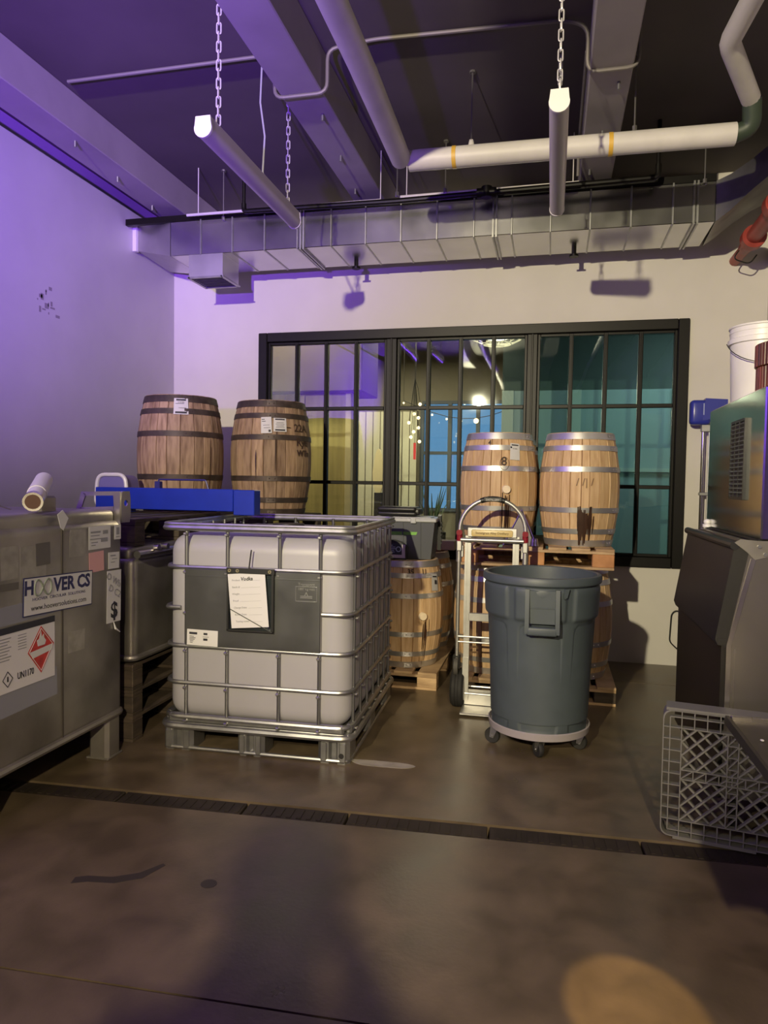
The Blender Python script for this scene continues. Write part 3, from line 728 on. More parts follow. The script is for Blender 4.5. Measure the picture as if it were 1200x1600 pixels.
BH = .145
sb1 = barrel('big', (-2.80, 5.00, 1.19), 'aged dark-hooped whiskey barrel with one square sticker, left of the upper pair', .5)
sb2 = barrel('big', (-2.215, 5.40, 1.19), 'aged dark-hooped whiskey barrel with two stickers and marker writing, right of the left pair', .2)
for k, (x, y) in enumerate(((-2.80, 5.00), (-2.215, 5.40))):
    barrel('old', (x, y, BH), ['lower dark barrel behind the steel tank, bearing the left aged barrel', 'lower dark barrel behind the tote, bearing the right aged barrel'][k], .3)
rb = {}
for nm, x, y, z, lab in (('R1', -.370, 5.20, 1.045, 'light oak barrel with round bung behind the hand truck handle'),
                         ('R2', .195, 5.20, 1.045, 'light oak barrel with a dark spill down its front, right end of the upper row'),
                         ('R1b', -.36, 5.80, 1.045, 'light oak barrel at the back of the upper row, behind the bunged one'),
                         ('R2b', .20, 5.80, 1.045, 'light oak barrel at the back of the upper row, behind the stained one'),
                         ('L1', -.40, 5.20, .125, 'light oak barrel on the lower pallet behind the hand truck'),
                         ('L2', .17, 5.22, .125, 'shaded oak barrel on the lower pallet behind the grey bin'),
                         ('L1b', -.40, 5.80, .125, 'oak barrel at the back of the lower pallet, hand truck side'),
                         ('L2b', .18, 5.80, .125, 'oak barrel at the back of the lower pallet, window wall side'),
                         ('LL', -1.035, 5.20, .125, 'oak barrel with pale bung and tag under the grey storage tote'),
                         ('LLb', -1.04, 5.80, .125, 'dark-looking oak barrel tucked behind the one under the grey tote')):
    rb[nm] = barrel('small', (x, y, z), lab, random.uniform(0, 1))
# papers on barrels
def sticker(t, kind, w_, h_, z, ang, tilt=0, rects=(), texts=(), m=paper):
    s_ = on_barrel(t, kind, grid_sheet(w_, h_, m), 'paper_label', z, ang, tilt)
    if rects: on_barrel(s_, kind, bars_mesh(rects, ink), 'print', z, ang, tilt, .0045)
    for (tx, x, y, sz) in texts:
        me = text_mesh(tx, sz, ink); me.transform(Matrix.Translation((x, y, .0016))); on_barrel(s_, kind, me, 'lettering', z, ang, tilt)
    return s_
def marker(t, kind, tx, sz, z, ang, tilt=0, m=None, bold=.0006, shear=0.0):
    return on_barrel(t, kind, text_mesh(tx, sz, m or mat('marker', (.05, .025, .015), .6), bold=bold, font_shear=shear), 'handwriting', z, ang, tilt, .0048)
sticker(sb1, 'big', .115, .12, .81, .51, 0, ((-.0, .048, .08, .012), (0, -.046, .09, .014), (-.01, .02, .07, .003), (.01, -.012, .06, .003)), (('STAVES', 0, .03, .016),))
sticker(sb2, 'big', .085, .125, .70, .26, .05, ((-.025, .045, .025, .006), (-.02, .03, .03, .005), (.025, -.045, .018, .018), (0, .0, .05, .003), (.005, -.02, .05, .003)), ())
sticker(sb2, 'big', .105, .105, .705, .60, 0, ((0, .042, .08, .010), (0, -.04, .08, .012), (0, .016, .06, .003), (0, .004, .07, .003), (0, -.008, .06, .003), (0, -.02, .07, .003)))
marker(sb2, 'big', '\u2190 22A', .085, .685, 1.03)
marker(sb2, 'big', 'Rye', .085, .575, 1.22, bold=.0015)
marker(sb2, 'big', 'WTn', .065, .49, 1.25, bold=.002)
for (tt, a, l) in ((sb1, 1.22, .62), (sb2, .49, .30), (sb2, .02, .22)):
    spill(tt, 'big', .62 if tt is sb1 else (.62 if a > .2 else .52), a, .012, l, int(a*100)+9)
bung(rb['R1'], 'small', .385, .26); spill(rb['R1'], 'small', .37, .29, .05, .34, 3)
sticker(rb['R1'], 'small', .075, .115, .645, .50, -.06, ((0, .045, .055, .008), (-.03, .028, .012, .012)), (('55 GAL', 0, .02, .012),), paper)
marker(rb['R1'], 'small', '8', .085, .575, .20, bold=.001); q = G(); q.tube([(.045*math.cos(a)*.7, .045*math.sin(a), .001) for a in [2*PI*i/20 for i in range(20)]], .0012, 4, closed=True)
on_barrel(rb['R1'], 'small', q.mesh('handwriting', mat('marker', (.05, .025, .015))), 'handwriting', .562, .21, 0, .005)
marker(rb['R1'], 'small', '4', .05, .705, -.20, bold=.0006)
spill(rb['R2'], 'small', .28, .12, .11, .27, 5); spill(rb['R2'], 'small', .26, .08, .09, .25, 15)
marker(rb['R2'], 'small', '/ /| /', .07, .44, .10, bold=.0006, m=mat('faint_marker', (.22, .13, .07), .6))
bung(rb['LL'], 'small', .385, .62); spill(rb['LL'], 'small', .36, .70, .05, .33, 8)
sticker(rb['LL'], 'small', .07, .12, .62, 1.08, -.1, ((0, .04, .05, .01), (0.01, 0, .03, .03)), (), mat('grey_tag', (.45, .45, .46), .5))
marker(rb['LL'], 'small', '35', .05, .70, .30, bold=.002); marker(rb['LL'], 'small', '11', .05, .70, .72, bold=.001)

# ------------------------------------------------------------------ pallets
def pallet(label, x0, y0, z, wx, wy, h=BH, m=palw, mb=None, boards=7):
    t = thing('pallet', label, 'pallet', (x0, y0, z)); mb = mb or m
    bt = .018; bl = G().bb((0, 0, 0), (wx/boards*.80, wy, bt), .002).mesh('deck_board', m)
    for k in range(boards):
        o = link('deck_board', bl, t, (k*(wx-wx/boards*.80)/(boards-1), 0, h-bt))
    cb = G().bb((0, 0, 0), (wx, .10, bt), .002).mesh('cross_board', m)
    for k in range(3): link('cross_board', cb, t, (0, k*(wy-.10)/2, h-2*bt)); link('bottom_board', cb, t, (0, k*(wy-.10)/2, 0))
    bk = G().bb((0, 0, 0), (.14, .10, h-3*bt), .004).mesh('block', mb)
    for i in range(3):
        for j in range(3): link('block', bk, t, (i*(wx-.14)/2, j*(wy-.10)/2, bt))
    return t
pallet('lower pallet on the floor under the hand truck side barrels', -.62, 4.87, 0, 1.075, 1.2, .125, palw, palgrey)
pallet('upper pallet with orange end block carrying the light oak barrels', -.62, 4.87, .905, 1.04, 1.2, .14, palw, palo)
pallet('floor pallet under the barrel beside the white tote', -1.93, 4.89, 0, 1.18, 1.2, .125, palw, palw)
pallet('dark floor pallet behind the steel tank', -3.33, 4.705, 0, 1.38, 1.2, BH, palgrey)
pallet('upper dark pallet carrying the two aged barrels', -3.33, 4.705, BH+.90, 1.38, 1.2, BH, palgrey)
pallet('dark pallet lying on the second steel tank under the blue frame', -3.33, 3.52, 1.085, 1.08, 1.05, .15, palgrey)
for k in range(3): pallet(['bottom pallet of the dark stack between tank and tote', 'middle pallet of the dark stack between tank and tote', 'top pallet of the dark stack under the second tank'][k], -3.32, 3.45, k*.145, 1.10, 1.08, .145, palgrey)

# ------------------------------------------------------------------ white caged tote
ib = thing('caged_tote', 'white plastic liquid tote in a galvanised tube cage on a steel pallet', 'tote', (-2.020, 3.430, 0), math.radians(2.3))
W, D_ = 1.04, 1.2
q = G(); q.bb((.010, .012, .165), (W-.010, D_-.012, 1.17), .095, 6); q.cyl((.5, .6, 1.16), (.5, .6, 1.185), .12, 24); q.build('bottle', natural, ib, 60)
q = G(); q.cyl((.5, .6, 1.18), (.5, .6, 1.205), .10, 24, .095); q.build('lid', black_p, ib)
def rrect(z, o=0.0, r=.10): return fillet([(-o, -o, z), (W+o, -o, z), (W+o, D_+o, z), (-o, D_+o, z)], r, 5, True)
for z in (.37, .57, .995):
    q = G(); q.tube(rrect(z), .0115, 8, closed=True); q.build('cage_rail', galv_p, ib)
q = G(); q.tube(fillet([(.10, 0, .775), (-.0, 0, .775), (0, D_, .775), (W, D_, .775), (W, 0, .775), (.885, 0, .775)], .10, 5), .0115, 8); q.build('cage_rail', galv_p, ib)
for z, r in ((1.205, .016), (1.225, .010)):
    q = G(); q.tube(rrect(z, .008, .07), r, 8, closed=True); q.build('top_rail', galv_p, ib)
q = G(); q.tube(rrect(.185, .002, .10), .014, 8, closed=True); q.build('cage_rail', galv_p, ib)
def upright(x, y, z0, z1, nx, ny):
    q = G(); o = .010; P = [(x+nx*0, y+ny*0, z0)]; n = 6
    q.tube([(x-nx*o*.6, y-ny*o*.6, z0), (x-nx*o*.6, y-ny*o*.6, z1)], .010, 8)
    return q
zs = (.19, .37, .57, .775, .995, 1.20)
def post(x, y, nx, ny, z0=.17, z1=1.21, name='cage_upright'):
    o = upright(x, y, z0, z1, nx, ny).build(name, mat('upright_zinc', (.24, .24, .25), .38, .9), ib)
    q = G()
    for z in zs:
        if z0 < z < z1+.01: q.box((x+nx*.011, y+ny*.011, z-.026), (.020, .020, .014), .004)
    tag(q.build('crimp', galv, o), kind='stuff')
for u in (.13, .363, .653, .873):
    post(u, .0, 0, -1, .17, .575) if u not in (.13,) else post(u, .0, 0, -1, .17, 1.21)
    if u != .13: post(u, .0, 0, -1, .99, 1.21)
for v in (.10, .27, .44, .61, .78, .95, 1.10):
    post(W, v, 1, 0)
    if v > .2: post(0, v, -1, 0)
for u in (.12, .35, .62, .86): post(u, D_, 0, 1)
# steel pallet
q = G(); q.tube(rrect(.135, .012, .09), .018, 8, closed=True); q.bb((.0, .0, .125), (W, D_, .155), .012, 2); q.bb((.03, -.004, .15), (W-.03, .03, .20), .01); q.bb((.03, D_-.03, .15), (W-.03, D_, .20), .01); q.bb((-.002, .03, .15), (.03, D_-.03, .20), .01); q.bb((W-.03, .03, .15), (W+.004, D_-.03, .20), .01)
q.build('steel_deck', mat('galv_worn', (.36, .36, .36), .42, .85, nscale=8, namt=.3), ib)
def foot(x, y, w_=.17, d=.17, hole=False):
    q = G(); q.prism([(x-w_/2, y-d/2+.02), (x-w_/2+.02, y-d/2), (x-w_*.14, y-d/2), (x-w_*.07, y-d/2+.02), (x+w_*.07, y-d/2+.02), (x+w_*.14, y-d/2), (x+w_/2-.02, y-d/2), (x+w_/2, y-d/2+.02), (x+w_/2, y+d/2-.02), (x+w_/2-.02, y+d/2), (x-w_/2+.02, y+d/2), (x-w_/2, y+d/2-.02)], .0, .125)
    q.box((x-w_*.3, y-d/2-.002, .06), (w_*.2, .012, .10), .004); q.box((x+w_*.3, y-d/2-.002, .06), (w_*.2, .012, .10), .004)
    o = q.build('pallet_foot', mat('galv_worn', (.36, .36, .36)), ib)
    if hole:
        q = G(); q.cyl((x+w_*.27, y-d/2-.009, .045), (x+w_*.27, y-d/2-.004, .045), .014, 14); q.build('bolt_hole', rubber, o)
for x, y in ((.085, .085), (.5, .085), (W-.085, .085), (.085, .6), (W-.085, .6), (.085, D_-.085), (.5, D_-.085), (W-.085, D_-.085), (.5, .6)):
    foot(x, y, .17 if x != .5 else .15, .17, x > .9 and y < .1)
q = G(); q.tube(rrect(.014, -.004, .04), .011, 8, closed=True); q.tube([(.5, 0, .014), (.5, D_, .014)], .011, 8); q.build('runner', galv_p, ib)
# sign plate
FV = -.016
q = G(); q.bb((.135, FV-.004, .578), (.882, FV+.002, .99), .002); q.bb((.14, FV-.007, .95), (.88, FV-.003, .955)); pt = q.build('sign_plate', plate_m, ib)
def F(u, z, d=.005, rot=0): return basis(Vector((u, FV-d, z)), (math.cos(rot), 0, math.sin(rot)), (-math.sin(rot), 0, math.cos(rot)))
em = mat('embossed', (.55, .55, .55), .3, .9)
lettering('Transport', .022, em, pt, F(.807, .93)); lettering('1887 kg max', .018, em, pt, F(.807, .906)); lettering('\u2227', .03, em, pt, F(.807, .882), bold=.001)
q = G()
for a, b in (((.75, .842), (.865, .844)), ((.75, .918), (.865, .920)), ((.75, .842), (.752, .918)), ((.863, .842), (.865, .918)), ((.775, .868), (.84, .871)), ((.775, .860), (.84, .863))): q.bb((a[0], FV-.007, a[1]), (b[0], FV-.004, b[1]))
q.build('embossed_frame', em, pt)
s_ = sheet('paper_label', .175, .085, paper, ib, F(.235, .622, .005, -.02)); M = F(.235, .622, .0065, -.02)
q = G()
for x, y, a, b in ((-.052, .022, .045, .012), (.018, .022, .022, .011), (.018, -.008, .024, .012), (-.06, .005, .025, .003), (-.055, -.003, .035, .003), (-.058, -.011, .03, .003), (-.06, -.019, .02, .003), (-.062, -.027, .015, .003), (.02, .006, .035, .002)): q.box((x, y, .0006), (a, b, .0006), M=M)
q.build('print', ink, s_)
# document pouch
pu = thing('document_pouch', 'black-edged clear document pouch with a white form, hung on the tote cage', 'pouch', (-1.975, 3.43, 0), math.radians(2.3))
p0, p1, z0, z1 = .335, .592, .672, 1.005; d = -.040
q = G(); q.bb((p0, d, z0), (p0+.010, d+.008, z1)); q.bb((p1-.012, d, z0), (p1, d+.008, z1)); q.bb((p0, d, z0), (p1, d+.008, z0+.009)); q.bb((p0-.002, d-.003, z1-.028), (p1+.004, d+.010, z1)); q.build('border', black_p, pu)
q = G(); q.bb((p0+.008, d+.001, z0+.006), (p1-.010, d+.003, z1-.02)); q.build('clear_sleeve', clear_vinyl, pu)
for x in (p0+.016, p0+.06, p1-.02):
    q = G(); q.lathe([(.004, 0), (.009, 0), (.009, .003), (.004, .003)], 12, closed=True, M=basis(Vector((x, d-.003, z1-.014)), (1, 0, 0), (0, 0, 1))); q.build('grommet', mat('brass', (.75, .65, .4), .3, .9), pu)
fm = thing('paper_form', 'white product form tilted inside the clear pouch', 'paper', (-1.975, 3.43, 0), math.radians(2.3))
def FF(x, y, dd=.0): 
    r = .085; B = basis(Vector((.455, d-.0016-dd, .838)), (math.cos(r), 0, math.sin(r)), (-math.sin(r), 0, math.cos(r))); return B @ Matrix.Translation((x, y, 0))
q = G(); q.box((0, 0, 0), (.205, .285, .0012), M=FF(0, 0)); sh = q.build('sheet', paper, fm)
for k, (tx, ln) in enumerate((('Product:', 1), ('Batch #', 1), ('Weight', 1), ('Proof', 1), ('Charge Date:', 1), ('Bottle Date:', 1), ('Tasting notes:', 1))):
    y = .108-k*.036; lw = len(tx)*.0066; me = text_mesh(tx, .0135, grey_ink, bold=.0002); me.transform(FF(-.085+lw/2, y, .0008)); link('lettering', me, sh)
    q = G(); a = -.08+lw; q.box(((a+.072)/2, y-.004, 0), (.072-a, .0008, .0006), M=FF(0, 0, .0009)); q.build('rule', grey_ink, sh)
me = text_mesh('Vodka', .026, ink, bold=.0006, font_shear=.2); me.transform(FF(.0, .113, .0012)); link('handwriting', me, sh)
q = G(); q.tube([(p0+.02, d-.006, .79), (p1-.004, d-.006, z0+.004)], .0022, 6); q.build('elastic_cord', black_p, pu)
q = G(); q.tube([(.452, -.03, .985), (.455, -.022, 1.04), (.462, -.02, 1.10)], .0035, 6); q.build('cable_tie', black_p, pu)

# ------------------------------------------------------------------ steel tank at the left edge
def tank(label, x0, x1, y0, y1, z0, z1):
    t = thing('steel_tank', label, 'tank', (0, 0, 0))
    q = G(); q.bb((x0, y0, z0), (x1, y1, z1), .045, 4); q.build('body', steel_d, t, 50)
    q = G(); q.bb((x0+.012, y0+.012, z1-.03), (x1-.03, y1-.03, z1+.055), .03, 4); q.build('shoulder', steel_d, t, 50)
    q = G(); q.tube(fillet([(x0, y0, z0+.012), (x1, y0, z0+.012), (x1, y1, z0+.012), (x0, y1, z0+.012)], .06, 4, True), .018, 8, closed=True); q.build('bottom_rim', steel_d, t)
    if y0 < 3:
        q = G(); q.cyl(((x0+x1)/2-.1, (y0+y1)/2, z1+.05), ((x0+x1)/2-.1, (y0+y1)/2, z1+.09), .20, 32, .18); q.build('manway_lid', steel, t)
    return t
T1 = tank('stained stainless steel tank with sign and hazard placard at the left edge', -3.30, -2.20, 2.28, 3.335, .215, 1.245)
for x, y in ((-2.26, 3.255), (-3.2, 3.255), (-2.26, 2.36), (-3.2, 2.36)):
    q = G(); q.prism([(x+px_*.058, y+py_*.06) for px_, py_ in ((-1, -.7), (-.7, -1), (.7, -1), (1, -.7), (1, .7), (.7, 1), (-.7, 1), (-1, .7))], .006, .235); q.box((x, y, .006), (.13, .13, .012), .003); q.build('leg', steel_d, T1)
X = -2.20
q = G(); q.bb((X-.002, 2.842, .24), (X+.003, 2.852, 1.235)); q.build('weld_seam', mat('seam_dark', (.06, .05, .04), .6), T1)
def Fx(y, z, d=.0, rot=0): return basis(Vector((X+d, y, z)), (0, math.cos(rot), math.sin(rot)), (0, -math.sin(rot), math.cos(rot)))
res = mat('residue_light', (.36, .34, .30), .5, .45, nscale=18, namt=.25); resd = mat('residue_dark', (.12, .11, .10), .6, .2)
for (y, z, a, b, m_) in ((2.72, 1.12, .09, .10, resd), (2.52, 1.10, .10, .14, res), (2.50, 1.0, .14, .03, resd), (2.96, 1.15, .12, .13, res), (2.95, .68, .12, .10, res), (2.66, 1.08, .16, .16, res), (2.56, .52, .50, .13, mat('tape_film', (.22, .22, .26), .35)), (2.58, .88, .44, .08, mat('tape_film', (.2, .2, .25)))):
    q = G(); k = .0006 if m_ is resd else .0002
    if m_ is resd: k = .0012
    q.box((0, 0, k), (a, b, .0006), M=Fx(y, z, 0, .03*math.sin(y*40))); q.build('label_residue', m_, T1)
# name sign
sg = thing('tank_sign', 'white company sign with navy border stuck across the weld of the steel tank', 'sign', (0, 0, 0))
tl = -.038
def S(x, y, d=.004): return Fx(2.828, .932, d, tl) @ Matrix.Translation((x, y, 0))
q = G(); q.box((0, 0, 0), (.470, .170, .003), M=S(0, 0, .003)); sp = q.build('border', navy, sg)
q = G(); q.box((0, 0, 0), (.460, .160, .002), M=S(0, 0, .0042)); q.build('face', paper, sg)
for tx, x, sz in (('H', -.203, .086), ('VER', .026, .086), ('CS', .166, .086)):
    lettering(tx, sz, navy, sg, S(x, .036, .0056), bold=.0030, sx=.97)
q = G(); P = []
for i in range(40):
    a = 2*PI*i/40; dn = 1+math.sin(a)**2; P.append((.054*math.cos(a)/dn*1.0, .062*math.sin(a)*math.cos(a)/dn*1.6, 0))
q.tube(P, .0042, 6, closed=True, M=S(-.116, .036, .0055)); q.build('infinity_mark', green_ink, sg)
lettering('HOOVER  CIRCULAR  SOLUTIONS', .019, navy, sg, S(.0, -.014, .0056), sx=1.25)
lettering('www.hooversolutions.com', .034, ink, sg, S(.0, -.052, .0056), sx=1.02)
# hazard placard
hz = thing('hazard_placard', 'white hazard placard with a torn red flammable diamond on the steel tank', 'placard', (0, 0, 0))
def Pq(y, z, d=.003): return Fx(y, z, d)
q = G(); q.box((0, 0, 0), (.53, .275, .002), M=Pq(2.525, .693)); q.build('face', mat('placard_film', (.62, .60, .62), .4), hz)
q = G(); q.box((0, 0, 0), (.53, .028, .001), M=Pq(2.525, .818, .0046)); q.build('black_band', ink, hz)
dmp = [(0, .105), (.083, .012), (0, -.105), (-.083, 0)]
q = G(); q.prism([(x*1.0, y) for x, y in dmp], 0, .001, M=Pq(2.700, .695, .0046)); dd_ = q.build('red_diamond', red_ink, hz)
q = G()
for i in range(4):
    a, b = dmp[i], dmp[(i+1) % 4]; q.tube([(a[0]*.9, a[1]*.9, .0012), (b[0]*.9, b[1]*.9, .0012)], .0012, 4, M=Pq(2.700, .695, .0046))
q.prism([(-.07, .0), (.075, .012), (.07, -.015), (-.055, -.03)], .0012, .002, M=Pq(2.700, .695, .0046))
q.prism([(-.022, .018), (.022, .018), (.03, .035), (.018, .05), (.016, .068), (.004, .055), (-.002, .085), (-.014, .05), (-.028, .045)], .0012, .002, M=Pq(2.700, .695, .0046)); q.build('flame_print', paper, dd_)
lettering('UN1170', .040, ink, hz, Pq(2.605, .610, .0048), bold=.0008, sx=.72)
q = G()
for k in range(8):
    q.box((0, 0, 0), (.16-.02*(k % 3), .004, .0006), M=Pq(2.44, .785-.013*k, .0046)); 
    if k < 6: q.box((0, 0, 0), (.05, .003, .0006), M=Pq(2.585, .785-.012*k, .0046))
q.build('small_print', grey_ink, hz)
q = G(); P = [(0, .033), (.028, 0), (0, -.033), (-.028, 0)]
for i in range(4):
    a, b = P[i], P[(i+1) % 4]; q.tube([(a[0], a[1], 0), (b[0], b[1], 0)], .002, 4, M=Pq(2.50, .612, .0046))
q.ball((0, 0, 0), .001); q.prism([(-.004, -.01), (.004, -.01), (.003, .012), (-.003, .012)], 0, .001, M=Pq(2.50, .612, .0046)); q.build('hazard_diamond', ink, hz)
# small papers near the far corner
def tpaper(label, y0, y1, z0, z1, m=paper, rot=0, rects=(), film=False, name='paper_label'):
    cy2, cz = (y0+y1)/2, (z0+z1)/2; M = Fx(cy2, cz, .0015, rot); q = G(); q.box((0, 0, .0006), (y1-y0, z1-z0, .0012), M=M); o = q.build(name, m); tag(o, label, 'label')
    if rects:
        q = G()
        for x, y, a, b in rects: q.box((x*(y1-y0), y*(z1-z0), .0016), (a*(y1-y0), b*(z1-z0), .0006), M=M)
        q.build('print', grey_ink, o)
    return o
tpaper('white paper with two dark boxes near the top corner of the steel tank', 3.040, 3.215, 1.108, 1.222, rects=((.25, .22, .25, .16), (.2, -.12, .32, .18), (-.2, .25, .45, .08), (-.22, .1, .4, .04), (-.2, -.05, .5, .04), (-.25, -.2, .3, .04), (-.3, -.32, .2, .04)))
tpaper('small tall white tag with dark marks at the tank corner', 3.25, 3.305, 1.145, 1.220, rects=((0, .08, .5, .5), (0, -.32, .6, .06)))
tpaper('pink slip in a clear sleeve on the steel tank', 3.042, 3.16, .995, 1.095, pink, .03)
tpaper('small square white label below the pink slip corner', 3.198, 3.290, .995, 1.080, rot=-.03, rects=((-.1, .3, .5, .08), (.05, .1, .5, .04), (-.1, -.1, .4, .04)))
o = tpaper('tall white strip marked with a dollar sign on the tank corner', 3.185, 3.305, .715, .985, rot=-.02)
lettering('$', .115, ink, o, Fx(3.245, .775, .004), bold=.003); lettering('O Wh', .05, grey_ink, o, Fx(3.24, .935, .004, -.5)); lettering('D C2', .05, grey_ink, o, Fx(3.25, .875, .004, -.5))
q = G(); q.tube([(X+.004, 3.24, .715), (X+.008, 3.25, .68), (X+.008, 3.29, .655)], [.002, .006, .002], 6); q.build('tape_curl', paper, o)
o = tag(G().prism([(-.035, .03), (.0, .05), (.04, .01), (.005, -.045), (-.015, -.03)], 0, .002, M=Fx(2.845, 1.262, .004)).build('tape_scrap', paper), 'torn scrap of white tape on the top rim above the weld', 'tape')
# lifting lug
lg = thing('lifting_lug', 'bent steel lifting lug with a slot and a hole on the tank corner', 'bracket', (0, 0, 0))
q = G(); Y0 = 3.30
for poly in ([(-2.47, 1.28), (-2.44, 1.28), (-2.405, 1.375), (-2.43, 1.39)], [(-2.43, 1.39), (-2.405, 1.368), (-2.24, 1.372), (-2.20, 1.395)], [(-2.24, 1.375), (-2.235, 1.30), (-2.25, 1.235), (-2.20, 1.215), (-2.20, 1.395)], [(-2.44, 1.28), (-2.44, 1.305), (-2.24, 1.315), (-2.235, 1.285)]):
    q.prism(poly, Y0, Y0+.008, 'y')
q.build('slotted_plate', steel, lg)
q = G(); holed(q, .085, .165, .017, 0, .02, .008, M=basis(Vector((-2.204, 3.35, 1.312)), (0, 1, 0), (0, 0, 1))); q.build('holed_plate', steel, lg)
# paint roller-like white cylinder with chrome end, and clamp on the lid
wc = thing('white_cylinder', 'white plastic cylinder with a chrome ring end lying on the steel tank', 'cylinder', (0, 0, 0))
a, b = Vector((-2.235, 2.70, 1.352)), Vector((-2.50, 3.10, 1.445))
dv = (b-a).normalized(); q = G(); q.cyl(a+dv*.04, a+dv*.16, .040, 20); q.cyl(a+dv*.16, b, .043, 20); q.build('tube', white_p, wc)
q = G(); q.cyl(a, a+dv*.045, .043, 20, .042); q.build('chrome_ring', chrome, wc)
q = G(); q.cyl(a-dv*.001, a+dv*.01, .033, 20); q.build('dark_core', mat('rust_core', (.10, .05, .03), .5), wc)
q = G(); q.bb((-2.44, 2.90, 1.29), (-2.36, 3.02, 1.372), .01); q.build('rest_block', steel_d, wc)
cp = thing('lid_clamp', 'dark clamp handle on the lid at the extreme left edge', 'clamp', (-2.42, 2.50, 1.30))
q = G(); q.bb((-.3, -.02, .0), (.02, .03, .045), .008); q.build('base', rubber, cp)
q = G(); q.tube([(-.3, 0, .065), (-.02, 0, .065), (.045, .01, .045)], [.02, .018, .01], 10); q.build('handle', steel_d, cp)
q = G(); q.tube([(.04, .01, .05), (.12, .08, .035), (.14, .12, .02)], .003, 6); q.build('cable', steel, cp)

# second tank, blue frame, white-rimmed bin
T2 = tank('second stainless tank in the gap between the sign tank and the white tote', -3.32, -2.215, 3.455, 4.50, .455, 1.03)
q = G(); q.tube([(-2.20, 3.46, 1.045), (-2.20, 4.45, 1.045)], .022, 10); q.cyl((-2.19, 3.62, 1.075), (-2.16, 3.62, 1.075), .018, 12); q.cyl((-2.19, 3.70, 1.075), (-2.15, 3.70, 1.075), .018, 12); q.build('latch_bar', steel, T2)
bf = thing('blue_lift_frame', 'bright blue steel lifting frame with thin wire handle lying before the aged barrels', 'frame', (0, 4.22, 1.238))
q = G(); q.bb((-3.0, 0, .022), (-1.992, .10, .165), .004); q.bb((-1.99, 0, -.0), (-1.845, .10, .162), .004); q.bb((-3.0, .01, 0), (-2.75, .09, .022)); q.build('beam', blue_m, bf)
q = G(); q.tube(fillet([(-2.555, .05, .16), (-2.555, .05, .222), (-2.21, .05, .222), (-2.19, .05, .16)], .012, 3), .006, 8); q.bb((-2.575, .03, .16), (-2.535, .07, .21), .004); q.build('wire_handle', mat('navy_wire', (.02, .02, .15), .4), bf)
wbn = thing('white_rimmed_tub', 'white-rimmed violet tub tipped on its side behind the blue frame', 'tub', (-3.05, 4.46, 1.245))
q = G(); P = fillet([(-.12, 0, 0.02), (.14, 0, 0.02), (.12, 0, .245), (-.10, 0, .245)], .06, 5, True); q.tube(P, .014, 8, closed=True); q.build('rim', white_p, wbn)
q = G(); q.prism([(p.x*.98, p.z*.98+.002) for p in P], .004, .16, 'y'); q.build('shell', mat('violet_plastic', (.16, .14, .34), .4), wbn)

# ------------------------------------------------------------------ things on the barrel by the tote
gt = thing('storage_tote', 'dark grey storage tote with clear lid and green tape on the oak barrel', 'tote', (-1.05, 5.215, .907))
q = G(); w0, w1, d0, d1, hh = .205, .235, .13, .16, .285
A = [q.b.verts.new(p) for p in ((-w0, -d0, 0), (w0, -d0, 0), (w0, d0, 0), (-w0, d0, 0))]; B = [q.b.verts.new(p) for p in ((-w1, -d1, hh), (w1, -d1, hh), (w1, d1, hh), (-w1, d1, hh))]
q.b.faces.new(A[::-1])
for i in range(4): q.b.faces.new((A[i], A[(i+1) % 4], B[(i+1) % 4], B[i]))
q.b.faces.new(B)
for x in (-.14, 0, .13): q.prism([(-d0-.006, .0), (-d0, 0), (-d1, hh), (-d1-.008, hh)], x-.004, x+.004, 'x')
q.build('tub', tote_grey, gt)
q = G(); q.bb((-w1-.012, -d1-.014, hh-.012), (w1+.012, d1+.012, hh+.016), .005); q.bb((-w1+.01, -d1-.018, hh-.03), (-w1+.13, -d1-.006, hh+.018), .004); q.bb((.06, -d1-.018, hh-.022), (.10, -d1-.006, hh+.022), .004); q.bb((-w1+.03, -d1+.03, hh+.01), (w1-.03, d1-.03, hh+.022), .004)
q.build('lid', mat('milky_lid', (.42, .43, .42), .3), gt)
q = G(); q.prism([(-.10, .175), (.10, .178), (.115, .222), (-.10, .222)], -d1-.006+.015, -d1-.004+.015, 'y'); o = q.build('green_tape', green_t, gt)
lettering('11 1/24', .03, mat('tape_ink', (.10, .20, .04), .6), o, basis(Vector((.02, -d1+.0085, .198)), (1, 0, 0), (0, 0, 1)))
q = G(); q.prism([(-.03, hh+.03), (.025, hh+.04), (.045, hh-.01), (.02, .08), (-.015, .06)], w1+.004, w1+.03, 'x')
for k in range(6): q.bb((w1+.028, -.03, .11+k*.03), (w1+.036, .03, .118+k*.03))
q.build('latch', black_p, gt)
gt.rotation_euler = (0, 0, .03)
q = G(); q.bb((-.17, -.10, 0), (.125, .10, .035), .016, 3); q.bb((-.17, -.10, .032), (.12, .10, .068), .016, 3); q.bb((.10, -.08, .01), (.145, .08, .055), .012, 3)
o = q.build('folded_pad', mat('black_pad', (.012, .012, .011), .4)); o.location = (-1.08, 5.20, .933+hh); tag(o, 'black folded pad lying on the lid of the grey tote', 'pad')
cs = thing('tool_case', 'black rounded case with a printed sticker before the grey tote', 'case', (-1.10, 5.005, .911))
q = G(); q.prism([(-.13, 0), (.10, 0), (.105, .09), (.06, .125), (0, .14), (-.13, .13)], -.035, .03, 'y'); q.build('shell', black_p, cs)
q = G(); q.bb((-.045, -.038, .012), (.095, -.035, .115)); st_ = q.build('sticker', mat('sticker_dark', (.02, .025, .04), .4), cs)
q = G(); q.bb((-.045, -.040, .012), (.095, -.038, .035)); q.bb((.07, -.040, .035), (.095, -.038, .11)); q.build('sticker_edge', mat('sticker_lilac', (.45, .38, .45), .4), cs)
q = G()
